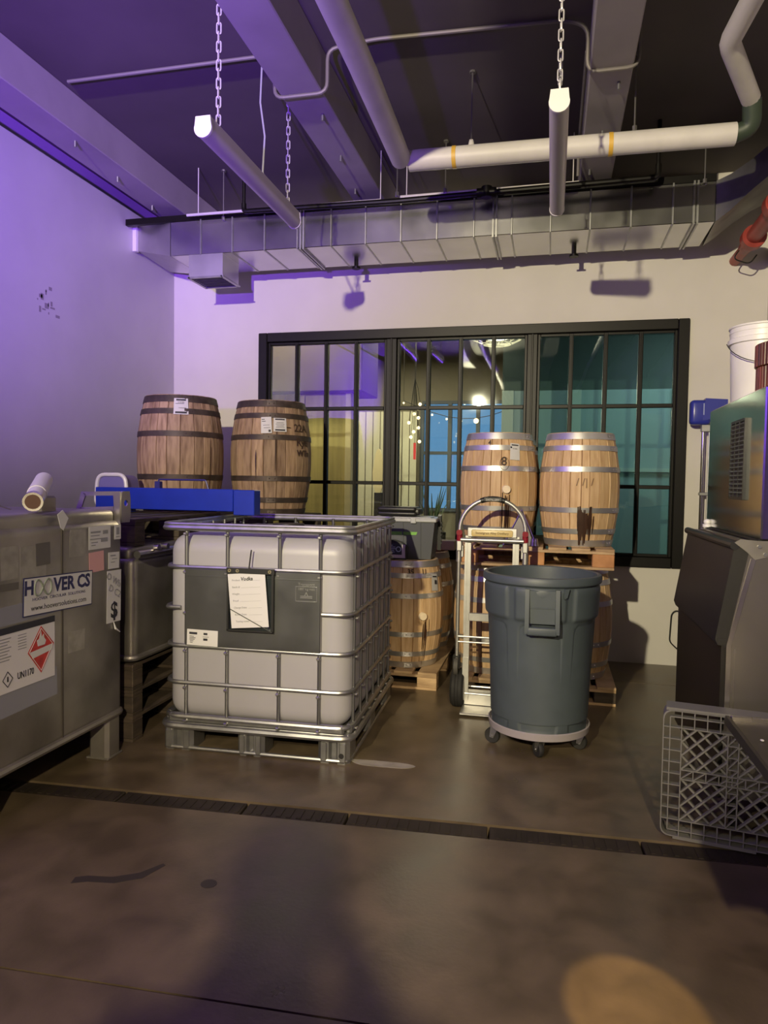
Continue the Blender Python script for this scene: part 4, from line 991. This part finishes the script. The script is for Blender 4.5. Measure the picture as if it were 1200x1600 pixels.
for k, l in enumerate((.04, .06, .07, .05, .055)): q.bb((-.038, -.0395, .10-k*.012), (-.038+l, -.038, .104-k*.012))
q.lathe([(.014, 0), (.02, 0), (.02, .001), (.014, .001)], 14, closed=True, M=basis(Vector((.045, -.0385, .075)), (1, 0, 0), (0, 0, 1))); q.build('print', mat('print_pale', (.4, .45, .6), .5), cs)
o = G().bb((-.965, 5.86, .907), (-.768, 6.02, .985), .004).build('card_box', kraft); tag(o, 'flat pale card box on the back barrel below the window', 'box')
# steel cone and disc before the bunged barrel
fu = thing('steel_wedge', 'dark triangular steel guard leaning on the upper pallet beside the hand truck handle', 'guard', (0, 4.892, 1.05))
q = G(); q.prism([(-.30, .0), (-.10, .0), (-.185, .235)], -.006, .006, 'y'); q.build('plate', mat('violet_steel', (.16, .145, .16), .35, .9), fu)
q = G(); q.tube([(-.305, -.004, .0), (-.187, -.004, .24), (-.085, -.004, .0)], .006, 6); q.build('edge', steel, fu)
q = G(); q.cyl((-.10, 0, 0), (-.10, 0, .05), .03, 14, .022); q.build('foot', steel, fu)


# ------------------------------------------------------------------ hand truck
ht = thing('hand_truck', 'aluminium convertible hand truck with curved handle and black tyres', 'hand truck', (-.356, 4.55, 0))
HW = .208
q = G(); q.tube([(-HW, 0, 1.13)]+[(HW*math.cos(PI-PI*i/20), 0, 1.165+.205*math.sin(PI-PI*i/20)) for i in range(21)]+[(HW, 0, 1.13)], .0135, 12); q.build('handle', alu, ht)
q = G(); q.tube([(HW*math.cos(a), 0, 1.165+.205*math.sin(a)) for a in [PI*.62-PI*.24*i/6 for i in range(7)]], .0175, 12); hg = q.build('handle_grip', black_p, ht)
q = G(); q.bb((-.058, -.022, 1.352), (.058, -.015, 1.382), .004); pl_ = q.build('grip_plate', black_p, hg)
lettering('DISTILLERY', .017, mat('pale_ink', (.6, .58, .52), .6), hg, basis(Vector((0, -.0235, 1.363)), (1, 0, 0), (0, 0, 1)))
for s_ in (-1, 1):
    q = G(); q.cyl((s_*HW, 0, 1.095), (s_*HW, 0, 1.165), .020, 14, .018); q.cyl((s_*HW, -.026, 1.15), (s_*HW, -.012, 1.15), .019, 16); q.build('release_knob', maroon, ht)
    q = G(); q.box((s_*HW, 0, 1.065), (.036, .04, .07), .006); q.box((s_*(HW-.012), .01, 1.03), (.03, .03, .08), .004); q.build('bracket', alu, ht)
    q = G(); q.cyl((s_*(HW+.004), .01, .33), (s_*(HW+.002), 0, 1.06), .0125, 12); q.cyl((s_*(HW+.002), 0, .96), (s_*(HW+.002), 0, 1.03), .018, 12); q.build('side_tube', alu, ht)
    q = G(); q.prism([(.0, .06), (.035, .06), (.035, 1.13), (.0, 1.13)], s_*.152-.018, s_*.152+.018, 'x'); q.bb((s_*.152-.021, -.004, .5), (s_*.152-.005, .0, 1.1)); q.bb((s_*.152-.021, -.004, .06), (s_*.152+.018, .0, .34)); q.build('frame_rail', alu, ht)
q = G(); q.cyl((-HW+.01, -.02, 1.105), (HW-.01, -.02, 1.105), .014, 12); q.build('cross_bar', alu, ht)
q = G(); q.bb((-.155, -.02, 1.125), (.155, .0, 1.185), .003); q.build('head_bar', alu, ht)
q = G(); q.bb((-.130, -.0245, 1.13), (.130, -.020, 1.172), .008, 2); pq = q.build('plaque', plaque_m, ht)
lettering('Sweetgrass Alley Distillery', .0195, mat('plaque_ink', (.12, .07, .02), .6), pq, basis(Vector((0, -.0252, 1.151)), (1, 0, 0), (0, 0, 1)), bold=.0003)
for z, r, f in ((.605, .026, 1), (.475, .007, 0), (.440, .006, 0), (.105, .006, 0), (.0, 0, 0)):
    if r == 0: continue
    q = G()
    if f: q.bb((-.14, -.002, z-r), (.14, .02, z+r), .003)
    else: q.cyl((-.205 if z > .2 else -.16, 0, z), (.205 if z > .2 else .16, 0, z), r, 8)
    q.build('cross_member', alu, ht)
q = G(); q.bb((-.17, -.16, .012), (.17, .02, .026), .003); q.prism([(-.16, .03), (.16, .03), (.16, .13), (-.16, .13)], .012, .026, 'y'); q.build('toe_plate', alu, ht)
q = G(); q.cyl((-.20, .10, .125), (.20, .10, .125), .010, 10); q.build('axle', galv_p, ht)
for s_ in (-1, 1):
    q = G(); q.lathe([(.055, -.032), (.085, -.040), (.110, -.044), (.124, -.030), (.1265, -.012), (.123, -.010), (.1265, -.004), (.1265, .004), (.123, .010), (.1265, .012), (.124, .030), (.110, .044), (.085, .040), (.055, .032)], 36, closed=True, M=Matrix.Translation((s_*.205, .06, .1265)) @ Matrix.Rotation(PI/2, 4, 'Y')); wh = q.build('wheel', rubber, ht)
    q = G(); q.cyl((s_*.192-.022, .06, .1265), (s_*.192+.022, .06, .1265), .056, 20); q.build('hub', alu, wh)
    q = G(); q.cyl((s_*(HW+.006)-.013, .02, .275), (s_*(HW+.006)+.013, .02, .275), .062, 24); cw = q.build('caster_wheel', mat('grey_rubber', (.06, .055, .05), .7), ht)
    q = G(); q.bb((s_*(HW+.006)-.022, -.01, .265), (s_*(HW+.006)-.016, .045, .34)); q.bb((s_*(HW+.006)+.016, -.01, .265), (s_*(HW+.006)+.022, .045, .34)); q.bb((s_*(HW+.006)-.022, -.01, .338), (s_*(HW+.006)+.022, .045, .346)); q.build('fork', rubber, cw)

# ------------------------------------------------------------------ grey round bin on dolly
bn = thing('round_bin', 'big round grey plastic rubbish bin standing on a wheeled dolly', 'bin', (-.037, 4.085, .122))
def bump_(x, a, b, s_): return max(0, min(1, (x-a)/s_)) * max(0, min(1, (b-x)/s_))
q = G(); NT, zz = 288, [0, .012, .03, .08]+[.08+.5*i/14 for i in range(1, 15)]+[.592, .604, .612, .620, .628, .637, .646, .66, .70, .75, .78, .793, .80, .806]
grid = []
for z in zz:
    ring = []
    for j in range(NT):
        th = 2*PI*j/NT; r = .262+(.296-.262)*z/.62
        loc = ((th+PI/2+PI/6) % (PI/3))/(PI/3)
        pan = 0
        top = .600-.0
        e = bump_(loc, .14, .86, .022)
        zc = top-.03*(1-min(1, min(loc-.14, .86-loc)/.08))**2 if .14 < loc < .86 else 0
        lower = e*max(0, min(1, (zc-z)/.012))*max(0, min(1, (z-.0)/.02)) if z < .625 else 0
        r -= .0085*lower
        if z < .625 and z > .02:
            de = min(abs(loc-.14), abs(loc-.86)); r -= .009*max(0, 1-de/.022)*max(0, min(1, (zc+.01-z)/.012 if .14 < loc < .86 else (.585-z)/.01))
        if z > .610:
            bl_ = max(0, min(1, (z-.610)/.02)); band = (1 if .08 < loc < .92 else 0.0)
            r += .011*bl_*bump_(loc, .05, .95, .05)*max(0, min(1, (.80-z)/.012))
            r += .004*bl_
        ring.append(q.b.verts.new((r*math.cos(th), r*math.sin(th), z)))
    grid.append(ring)
for i in range(len(zz)-1):
    for j in range(NT): q.b.faces.new((grid[i][j], grid[i][(j+1) % NT], grid[i+1][(j+1) % NT], grid[i+1][j]))
q.b.faces.new(grid[0][::-1])
q.lathe([(.302, .800), (.318, .803), (.327, .812), (.328, .838), (.322, .850), (.308, .853), (.300, .848), (.296, .80), (.27, .06), (.0001, .05)], 96)
q.build('tub', grey_can, bn, 30)
for rz_ in (0.03, PI+.03):
    R_ = Matrix.Rotation(rz_, 4, 'Z'); q = G()
    for s_ in (-1, 1): q.prism([(-.300, .795), (-.325, .795), (-.352, .60), (-.350, .565), (-.325, .560), (-.322, .60)], s_*.078-.011, s_*.078+.011, 'x', M=R_)
    q.bb((-.078, -.352, .555), (.078, -.312, .600), .010, 3, M=R_); q.bb((-.07, -.318, .61), (.07, -.300, .79), .004, M=R_); q.bb((-.068, -.321, .693), (.068, -.317, .700), .001, M=R_)
    q.build('handle', grey_can, bn)
q = G(); q.prism([(-.004, .80), (.022, .80), (.010, .755), (-.006, .745), (-.012, .76)], -.328, -.31, 'y', M=Matrix.Rotation(.40, 4, 'Z')); q.build('tie_notch', grey_can, bn)
dl = thing('bin_dolly', 'lilac-grey five-wheeled dolly under the round bin', 'dolly', (-.037, 4.085, 0))
q = G(); q.lathe([(.24, .090), (.262, .090), (.278, .098), (.283, .135), (.277, .139), (.268, .121), (.0001, .121), (.0001, .102), (.24, .10)], 64); q.build('ring', lilac_ring, dl, 40)
for k in range(5):
    a = -PI/2+.06+2*PI*k/5; x, y = .250*math.cos(a), .250*math.sin(a)
    tx = .35
    Mc = Matrix.Translation((x, y, 0)) @ Matrix.Rotation(.5+.8*math.sin(k*2), 4, 'Z')
    q = G(); q.lathe([(.012, -.011), (.040, -.014), (.044, -.008), (.044, .008), (.040, .014), (.012, .011)], 24, closed=True, M=Mc @ Matrix.Translation((0, .018, .044)) @ Matrix.Rotation(PI/2, 4, 'Y')); q.cyl((-.010, .018, .044), (.010, .018, .044), .014, 12, M=Mc); cw = q.build('caster_wheel', rubber, dl)
    q = G()
    for s_ in (-1, 1): q.prism([(-.020, .098), (.024, .098), (.030, .036), (.008, .032)], s_*.017-.0015, s_*.017+.0015, 'x', M=Mc)
    q.box((0, .002, .097), (.040, .044, .006), M=Mc); q.cyl((-.021, .018, .044), (.021, .018, .044), .006, 10, M=Mc); q.build('caster_fork', galv_p, cw)

# ------------------------------------------------------------------ ice machine
ya, yb = 3.20, 4.24
ic = thing('ice_bin', 'stainless ice storage bin with a big sloping black door at the right wall', 'ice bin', (0, 0, 0))
q = G(); q.prism([(.735, .15), (.735, .80), (.815, 1.235), (1.52, 1.235), (1.52, .15)], ya, yb, 'y'); q.build('body', mat('bin_steel', (.30, .275, .25), .38, .9, nscale=2, namt=.2), ic)
q = G(); q.prism([(.715, .15), (.735, .15), (.735, .80), (.715, .80)], ya+.006, yb-.006, 'y'); q.build('front_panel', mat('black_glossy', (.018, .016, .014), .30), ic)
q = G(); q.prism([(.690, .825), (.700, .80), (.740, .795), (.820, 1.20), (.800, 1.215), (.752, 1.215)], ya+.004, yb-.004, 'y'); q.bb((.70, ya+.002, .80), (.735, ya+.004, .83)); dr_ = q.build('door', mat('black_door', (.020, .018, .016), .5, nscale=50, namt=.15), ic)
q = G(); q.tube([(.752, yb, 1.222), (.752, ya+.0, 1.222)], .018, 10); q.bb((.752, ya+.02, 1.208), (.80, yb-.02, 1.232), .003); q.build('door_lip', black_p, dr_)
q = G(); q.prism([(.750, 1.235), (.772, 1.250), (.838, 1.245), (.90, 1.245), (.90, 1.185), (.83, 1.165), (.800, 1.195)], ya-.006, ya-.001, 'y'); q.build('hinge_plate', steel_d, ic)
for x, z in ((.845, 1.222), (.868, 1.190)):
    q = G(); q.cyl((x, ya-.006, z), (x, ya-.012, z), .008, 8); q.build('screw', galv_p, ic)
q = G(); q.prism([(.733, .15), (.752, .15), (.752, .80), (.835, 1.17), (.815, 1.17), (.733, .80)], ya-.004, ya, 'y'); q.prism([(.765, .15), (.768, .15), (.768, .79), (.765, .79)], ya-.003, ya, 'y'); q.build('corner_strip', steel, ic)
for x in (.80, 1.44):
    for y in (ya+.07, yb-.07):
        q = G(); q.cyl((x, y, 0), (x, y, .15), .018, 12, .024); q.build('foot', black_p, ic)
hm_ = thing('ice_machine', 'mirror-bright ice machine head with a black louvred vent on the bin', 'ice machine', (0, 0, 0))
q = G(); q.bb((.850, ya+.0, 1.247), (1.50, 4.25, 1.885), .006); q.build('cabinet', steel_m, hm_)
q = G(); q.bb((.845, ya+.02, 1.240), (1.50, 4.24, 1.249)); q.build('base_trim', black_p, hm_)
gy0, gy1, gz0, gz1 = 3.47, 3.70, 1.42, 1.765
q = G(); q.bb((.842, gy0, gz0), (.852, gy1, gz1)); q.build('vent_recess', dark_paint, hm_)
q = G(); q.bb((.836, gy0-.012, gz0-.01), (.85, gy0, gz1+.01)); q.bb((.836, gy1, gz0-.01), (.85, gy1+.012, gz1+.01)); q.bb((.836, gy0, gz1), (.85, gy1, gz1+.012)); q.bb((.836, gy0, gz0-.012), (.85, gy1, gz0)); q.build('vent_frame', black_p, hm_)
lm = G().prism([(0, 0), (.002, .004), (.010, -.006), (.008, -.010)], gy0, gy1, 'y').mesh('louvre', mat('louvre_grey', (.05, .05, .048), .4))
for k in range(17): link('louvre', lm, hm_, (.834, 0, gz0+.02+k*.0195))
q = G(); q.bb((.8345, gy0+.075, gz0), (.838, gy0+.081, gz1)); q.bb((.8345, gy0+.15, gz0), (.838, gy0+.156, gz1)); q.build('vent_rib', black_p, hm_)
q = G(); q.ball((.840, 4.18, 1.275), .02, (1, 1, .8)); q.cyl((.84, 4.18, 1.247), (.84, 4.18, 1.262), .024, 12); q.build('bumper', white_p, hm_)
q = G(); q.bb((1.18, ya-.002, 1.27), (1.186, ya, 1.86)); q.build('panel_joint', dark_paint, hm_)
# bucket
bk = thing('bucket', 'white plastic bucket with wire bail on top of the ice machine', 'bucket', (1.005, 3.87, 1.886))
q = G(); q.lathe([(.0001, 0), (.132, 0), (.137, .01), (.146, .285), (.157, .288), (.158, .31), (.148, .315), (.149, .34), (.151, .342), (.150, .362), (.155, .366), (.154, .373), (.143, .373), (.130, .02), (.0001, .012)], 48); q.build('pail', white_p, bk, 30)
q = G(); P = []
ca = Vector((-.155, .0, .295)); 
for i in range(17):
    a = PI*i/16; P.append((-.16*math.cos(a)*1.02-.0, -.165*math.sin(a)**.8*1.0-.004, .295-.12*math.sin(a)))
q.tube(P, .0022, 6); q.build('bail', wire_m, bk)
q = G(); q.tube([P[7], P[8], P[9]] if False else [(-.055, -.172, .168), (.0, -.177, .172), (.055, -.172, .178)], .010, 10); q.build('grip', white_p, bk)
bk.rotation_euler = (0, 0, -.1)
# ribbed wooden arch piece
rw = thing('ribbed_wood_stand', 'dark brown ribbed wooden arched piece on the near corner of the ice machine', 'stand', (1.03, 3.42, 1.886))
for k in range(30):
    a = PI*.62+PI*1.05*k/29; r = .150; zb = 0.0
    dx = abs(a-PI*1.42); zb = 0.0 if dx > .42 else .105*math.sqrt(max(0, 1-(dx/.42)**2))
    M = Matrix.Translation((r*math.cos(a), r*math.sin(a), 0)) @ Matrix.Rotation(a, 4, 'Z')
    q = G(); q.bb((-.012, -.0085, zb), (.012, .0085, .105), .003, M=M); q.bb((-.012, -.0085, .106), (.018, .0085, .205+.0*k), .003, M=M); q.build('slat', brown_w, rw)
q = G(); P = []
for i in range(15):
    a = PI*1.42-.44+.88*i/14; P.append((.152*math.cos(a), .152*math.sin(a), max(.004, .105*math.sqrt(max(0, 1-((a-PI*1.42)/.44)**2)))))
q.tube(P, .012, 8); q.build('arch_edge', mat('cream_edge', (.55, .47, .32), .6), rw)
a = PI*1.42; q = G(); q.lathe([(.006, 0), (.022, 0), (.022, .006), (.006, .006)], 16, closed=True, M=basis(Vector((.171*math.cos(a), .171*math.sin(a), .16)), (-math.sin(a), math.cos(a), 0), (0, 0, 1))); q.build('port_ring', black_p, rw)
q = G(); q.ball((.166*math.cos(a), .166*math.sin(a), .158), .011); q.build('port_ball', white_p, rw)
q = G(); q.lathe([(.0001, .17), (.14, .17), (.14, .19), (.0001, .19)], 32); q.build('deck', brown_w, rw)
# blue mop bucket head and poles by the wall
dp = thing('dustpan', 'blue upright dustpan on chrome poles against the wall beside the window', 'dustpan', (1.16, 6.03, 0))
q = G(); q.bb((-.105, -.05, 1.955), (.045, .05, 2.15), .028, 3); q.prism([(-.02, 1.985), (.16, 2.02), (.16, 2.15), (-.0, 2.16)], -.055, .03, 'y'); q.build('pan', blue_p, dp)
q = G(); q.bb((-.015, -.058, 2.03), (-.008, -.054, 2.12)); q.build('painted_highlight', mat('highlight_blue', (.35, .4, .65), .3), dp)  # pale strip paints a highlight onto the blue pan
q = G(); q.cyl((.0, 0, 0), (.0, 0, 1.97), .014, 12); q.build('pole', chrome, dp)
q = G(); q.cyl((.045, 0, 0), (.045, 0, 1.94), .007, 8); q.build('thin_pole', galv_p, dp)
q = G(); q.bb((-.02, -.02, 1.40), (.06, .02, 1.425), .003); q.bb((-.02, -.02, 1.90), (.055, .02, 1.96), .005); q.build('clip', galv_p, dp)
q = G(); q.tube(fillet([(1.05, 6.135, .13), (.975, 6.135, .20), (.985, 6.135, .43), (1.02, 6.135, .46), (1.12, 6.135, .43), (1.12, 6.135, .13)], .03, 4, True), .006, 6, closed=True)
tag(q.build('wire_loop', wire_m), 'thin dark wire loop on the wall left of the ice bin', 'loop')

# ------------------------------------------------------------------ grey dish rack on its side
cr = thing('dish_rack', 'grey plastic dish rack standing on its side with lattice base to the room', 'dish rack', (.478, 3.095, .012), -.16)
S_ = .53
q = G(); P = [(p.x, p.z) for p in fillet([(0, 0, 0), (S_, 0, 0), (S_, 0, S_), (0, 0, S_)], .04, 5, True)]
cx_, cz_ = S_/2, S_/2
def ringwall(g, P, k, t0, t1, y0, y1):
    n = len(P)
    def V(p, s, y): return g.b.verts.new((cx_+(p[0]-cx_)*s, y, cz_+(p[1]-cz_)*s))
    a = [V(p, t0, y0) for p in P]; b = [V(p, t1, y0) for p in P]; c = [V(p, t0, y1) for p in P]; d = [V(p, t1, y1) for p in P]
    for i in range(n):
        j = (i+1) % n
        g.b.faces.new((a[i], a[j], b[j], b[i])); g.b.faces.new((c[i], d[i], d[j], c[j])); g.b.faces.new((a[i], c[i], c[j], a[j])); g.b.faces.new((b[i], b[j], d[j], d[i]))
ringwall(q, P, 0, 1.0, .982, 0, .10); q.build('outer_rim', grey_crate, cr)
q = G(); i0, i1 = .055, .475
def bar(g, x0, z0, x1, z1, w_, y0=.002, y1=.016):
    L_ = math.hypot(x1-x0, z1-z0); a = math.atan2(z1-z0, x1-x0)
    M = Matrix.Translation(((x0+x1)/2, (y0+y1)/2, (z0+z1)/2)) @ Matrix.Rotation(-a, 4, 'Y')
    g.box((0, 0, 0), (L_, y1-y0, w_), M=M)
for r0 in (.028, .072):
    for (x0, z0, x1, z1) in ((r0, r0, S_-r0, r0), (S_-r0, r0, S_-r0, S_-r0), (S_-r0, S_-r0, r0, S_-r0), (r0, S_-r0, r0, r0)): bar(q, x0, z0, x1, z1, .0045, 0, .03)
for c in (.245, .285):
    bar(q, c, .072, c, S_-.072, .0045, 0, .03); bar(q, .072, c, S_-.072, c, .0045, 0, .03)
q.build('base_frame', grey_crate, cr)
rb_me = {}
def rung(x0, z0, x1, z1, w_=.0065, y0=.002, y1=.02):
    g_ = G(); bar(g_, x0, z0, x1, z1, w_, y0, y1); g_.build('lattice_bar', grey_crate, cr)
for (bx, bz) in ((.072, .072), (.285, .072), (.072, .285), (.285, .285)):
    w_ = .173; st = .0577
    for k in range(-2, 3):
        o = k*st
        a, b = (max(0, o), max(0, -o)), (min(w_, w_+o), min(w_, w_-o))
        rung(bx+a[0], bz+a[1], bx+b[0], bz+b[1])
        rung(bx+a[0], bz+w_-a[1], bx+b[0], bz+w_-b[1], .008, .014, .032)
q = G()
for k in range(9):
    t = .072+k*(S_-.144)/8.0
    for (x0, z0, x1, z1) in ((t, .028, t, .072), (t, S_-.072, t, S_-.028), (.028, t, .072, t), (S_-.072, t, S_-.028, t), (t, .245, t, .285), (.245, t, .285, t), (t, .0, t, .028), (0, t, .028, t), (t, S_-.028, t, S_)): bar(q, x0, z0, x1, z1, .004, .002, .03)
    if k < 8:
        e = (S_-.144)/8.0
        bar(q, t, .245, t+e, .285, .004); bar(q, .245, t, .285, t+e, .004)
tag(q.build('edge_ribs', grey_crate, cr), kind='stuff')
q = G(); bar(q, .012, S_+.004, .50, S_+.004, .012, .0, .095); q.build('top_flange', grey_crate, cr); q = G(); bar(q, .05, -.004, .36, -.004, .010, -.0, .10); q.build('side_panel', grey_crate, cr)
# low stainless table in the corner of the view
tb = thing('steel_table', 'low stainless drip table with raised dark edge at the right border', 'table', (0, 0, 0))
tx0, tx1, ty0, ty1, tz = .662, 1.45, 1.6, 2.88, .60
q = G(); q.bb((tx0+.02, ty0, tz-.025), (tx1, ty1-.012, tz-.015)); q.build('top', mat('table_steel', (.22, .20, .18), .4, .9, nscale=5, namt=.3), tb)
q = G(); q.prism([(tx0, tz-.03), (tx0+.004, tz+.0), (tx0+.016, tz+.0), (tx0+.028, tz-.014), (tx0+.028, tz-.03)], ty0, ty1, 'y'); q.build('side_edge', mat('edge_dark', (.05, .042, .036), .35, .5), tb)
q = G(); q.bb((tx0+.02, ty1-.014, tz-.03), (tx1, ty1, tz+.003), .003); q.build('back_edge', steel, tb)
for x in (tx0+.12, tx1-.06):
    for y in (ty0+.06, ty1-.40):
        q = G(); q.cyl((x, y, 0), (x, y, tz-.025), .016, 12); q.build('leg', steel, tb)
for k, (x, y) in enumerate(((.735, 2.66), (.765, 2.58), (.772, 2.56))):
    q = G(); q.ball((x, y, tz-.011), .007, (1, 1.3, .5), 8, 6); tag(q.build('crumb', white_p), ['white crumb on the drip table, set apart farther back', 'middle white crumb of three on the drip table', 'nearest white crumb of three on the drip table'][k], 'crumb', 'crumbs on the drip table')
o = G().prism([(0, 0), (.06, .01), (.07, .03), (.01, .035)], 0, .02, 'y').build('wood_wedge', mat('orange_wood', (.5, .28, .08), .6)); o.location = (.85, 2.93, .001); tag(o, 'small orange wooden wedge on the floor under the dish rack', 'wedge')
# floor splash mark right of the tote
q = G(); P = [(-.82+.17*math.cos(a)*(1+.1*math.sin(3*a)), 3.53+.045*math.sin(a)*(1+.2*math.sin(2*a+1))) for a in [2*PI*i/24 for i in range(24)]]
q.prism(P, .0002, .0012); tag(q.build('floor_patch', mat('pale_patch', (.36, .33, .28), .6, nscale=12, namt=.3)), 'pale worn patch on the concrete right of the caged tote', 'mark')
q = G(); P = [(-1.66, 2.215), (-1.62, 2.235), (-1.53, 2.25), (-1.45, 2.30), (-1.40, 2.38), (-1.385, 2.37), (-1.42, 2.27), (-1.50, 2.215), (-1.60, 2.20), (-1.65, 2.175)]
q.prism(P, .0002, .001); tag(q.build('floor_stain', mat('dark_patch', (.035, .028, .022), .5)), 'dark hook-shaped stain on the concrete before the drain', 'mark')
q = G(); q.prism([(-1.17+.03*math.cos(a), 2.30+.028*math.sin(a)) for a in [2*PI*i/12 for i in range(12)]], .0002, .001); tag(q.build('floor_stain', mat('dark_patch', (.035, .028, .022), .5)), 'small round dark stain on the concrete before the drain', 'mark')

# ------------------------------------------------------------------ the photographer, whose shadow falls on the floor
def skin(name, verts, edges, radii, m, parent=None, lev=1):
    me = bpy.data.meshes.new(name); me.from_pydata(verts, edges, []); me.materials.append(m)
    o = bpy.data.objects.new(name, me); C.objects.link(o); o.parent = parent
    sm = o.modifiers.new('skin', 'SKIN'); sm.use_smooth_shade = True
    for v, r in zip(me.skin_vertices[0].data, radii): v.radius = (r, r)
    me.skin_vertices[0].data[0].use_root = True
    s2 = o.modifiers.new('sub', 'SUBSURF'); s2.levels = s2.render_levels = lev
    return o
V = [(0, 0, .95), (0, 0, 1.12), (0, -.01, 1.30), (0, -.01, 1.42), (0, 0, 1.49), (0, .01, 1.56), (0, .02, 1.65), (0, .02, 1.72)]
E_ = [(i, i+1) for i in range(7)]; Rr = [.20, .19, .20, .16, .065, .07, .105, .085]
for s_ in (-1, 1):
    b = len(V); V += [(s_*.10, 0, .88), (s_*.12, .02, .48), (s_*.13, -.01, .09), (s_*.14, .13, .04)]; Rr += [.13, .085, .055, .045]; E_ += [(0, b), (b, b+1), (b+1, b+2), (b+2, b+3)]
    b = len(V); V += [(s_*.19, -.01, 1.40), (s_*.30, .06, 1.16), (s_*.13, .26, 1.34), (s_*.085, .31, 1.40)]; Rr += [.10, .07, .045, .038]; E_ += [(3, b), (b, b+1), (b+1, b+2), (b+2, b+3)]
    for f in range(5):
        n = len(V); z = 1.375+f*.022; V += [(s_*.078, .335, z), (s_*.06, .36, z+.004), (s_*.042, .352, z+.006)] if f < 4 else [(s_*.07, .30, 1.44), (s_*.05, .32, 1.46), (s_*.035, .335, 1.47)]
        Rr += [.010, .009, .008]; E_ += [(b+3, n), (n, n+1), (n+1, n+2)]
PP = thing('person', 'person behind the camera holding up a phone, casting the shadow on the floor', 'person', (.02, -.52, 0), .2)
skin('body', V, E_, Rr, mat('dark_clothes', (.05, .05, .07), .8), PP)
q = G(); q.ball((0, -.0, 1.70), .105, (1, 1.1, 1.0), 16, 12); q.build('hair', mat('dark_hair', (.03, .02, .015), .7), PP)
q = G(); q.ball((0, .09, 1.62), .075, (1, .7, 1.3), 16, 12); q.prism([(.135, 1.60), (.165, 1.605), (.135, 1.645)], -.012, .012, 'x')
for s_ in (-1, 1): q.ball((s_*.028, .138, 1.645), .011, u=8, v=6)
q.bb((-.024, .13, 1.575), (.024, .142, 1.583)); q.build('face', mat('skin_tone', (.5, .33, .25), .6), PP)
ph = G().bb((-.036, .340, 1.375), (.036, .349, 1.525), .006).build('phone', black_p); ph.location = (.02, -.52, 0); ph.rotation_euler = (0, 0, .2); tag(ph, 'black phone held up by the person behind the camera', 'phone')
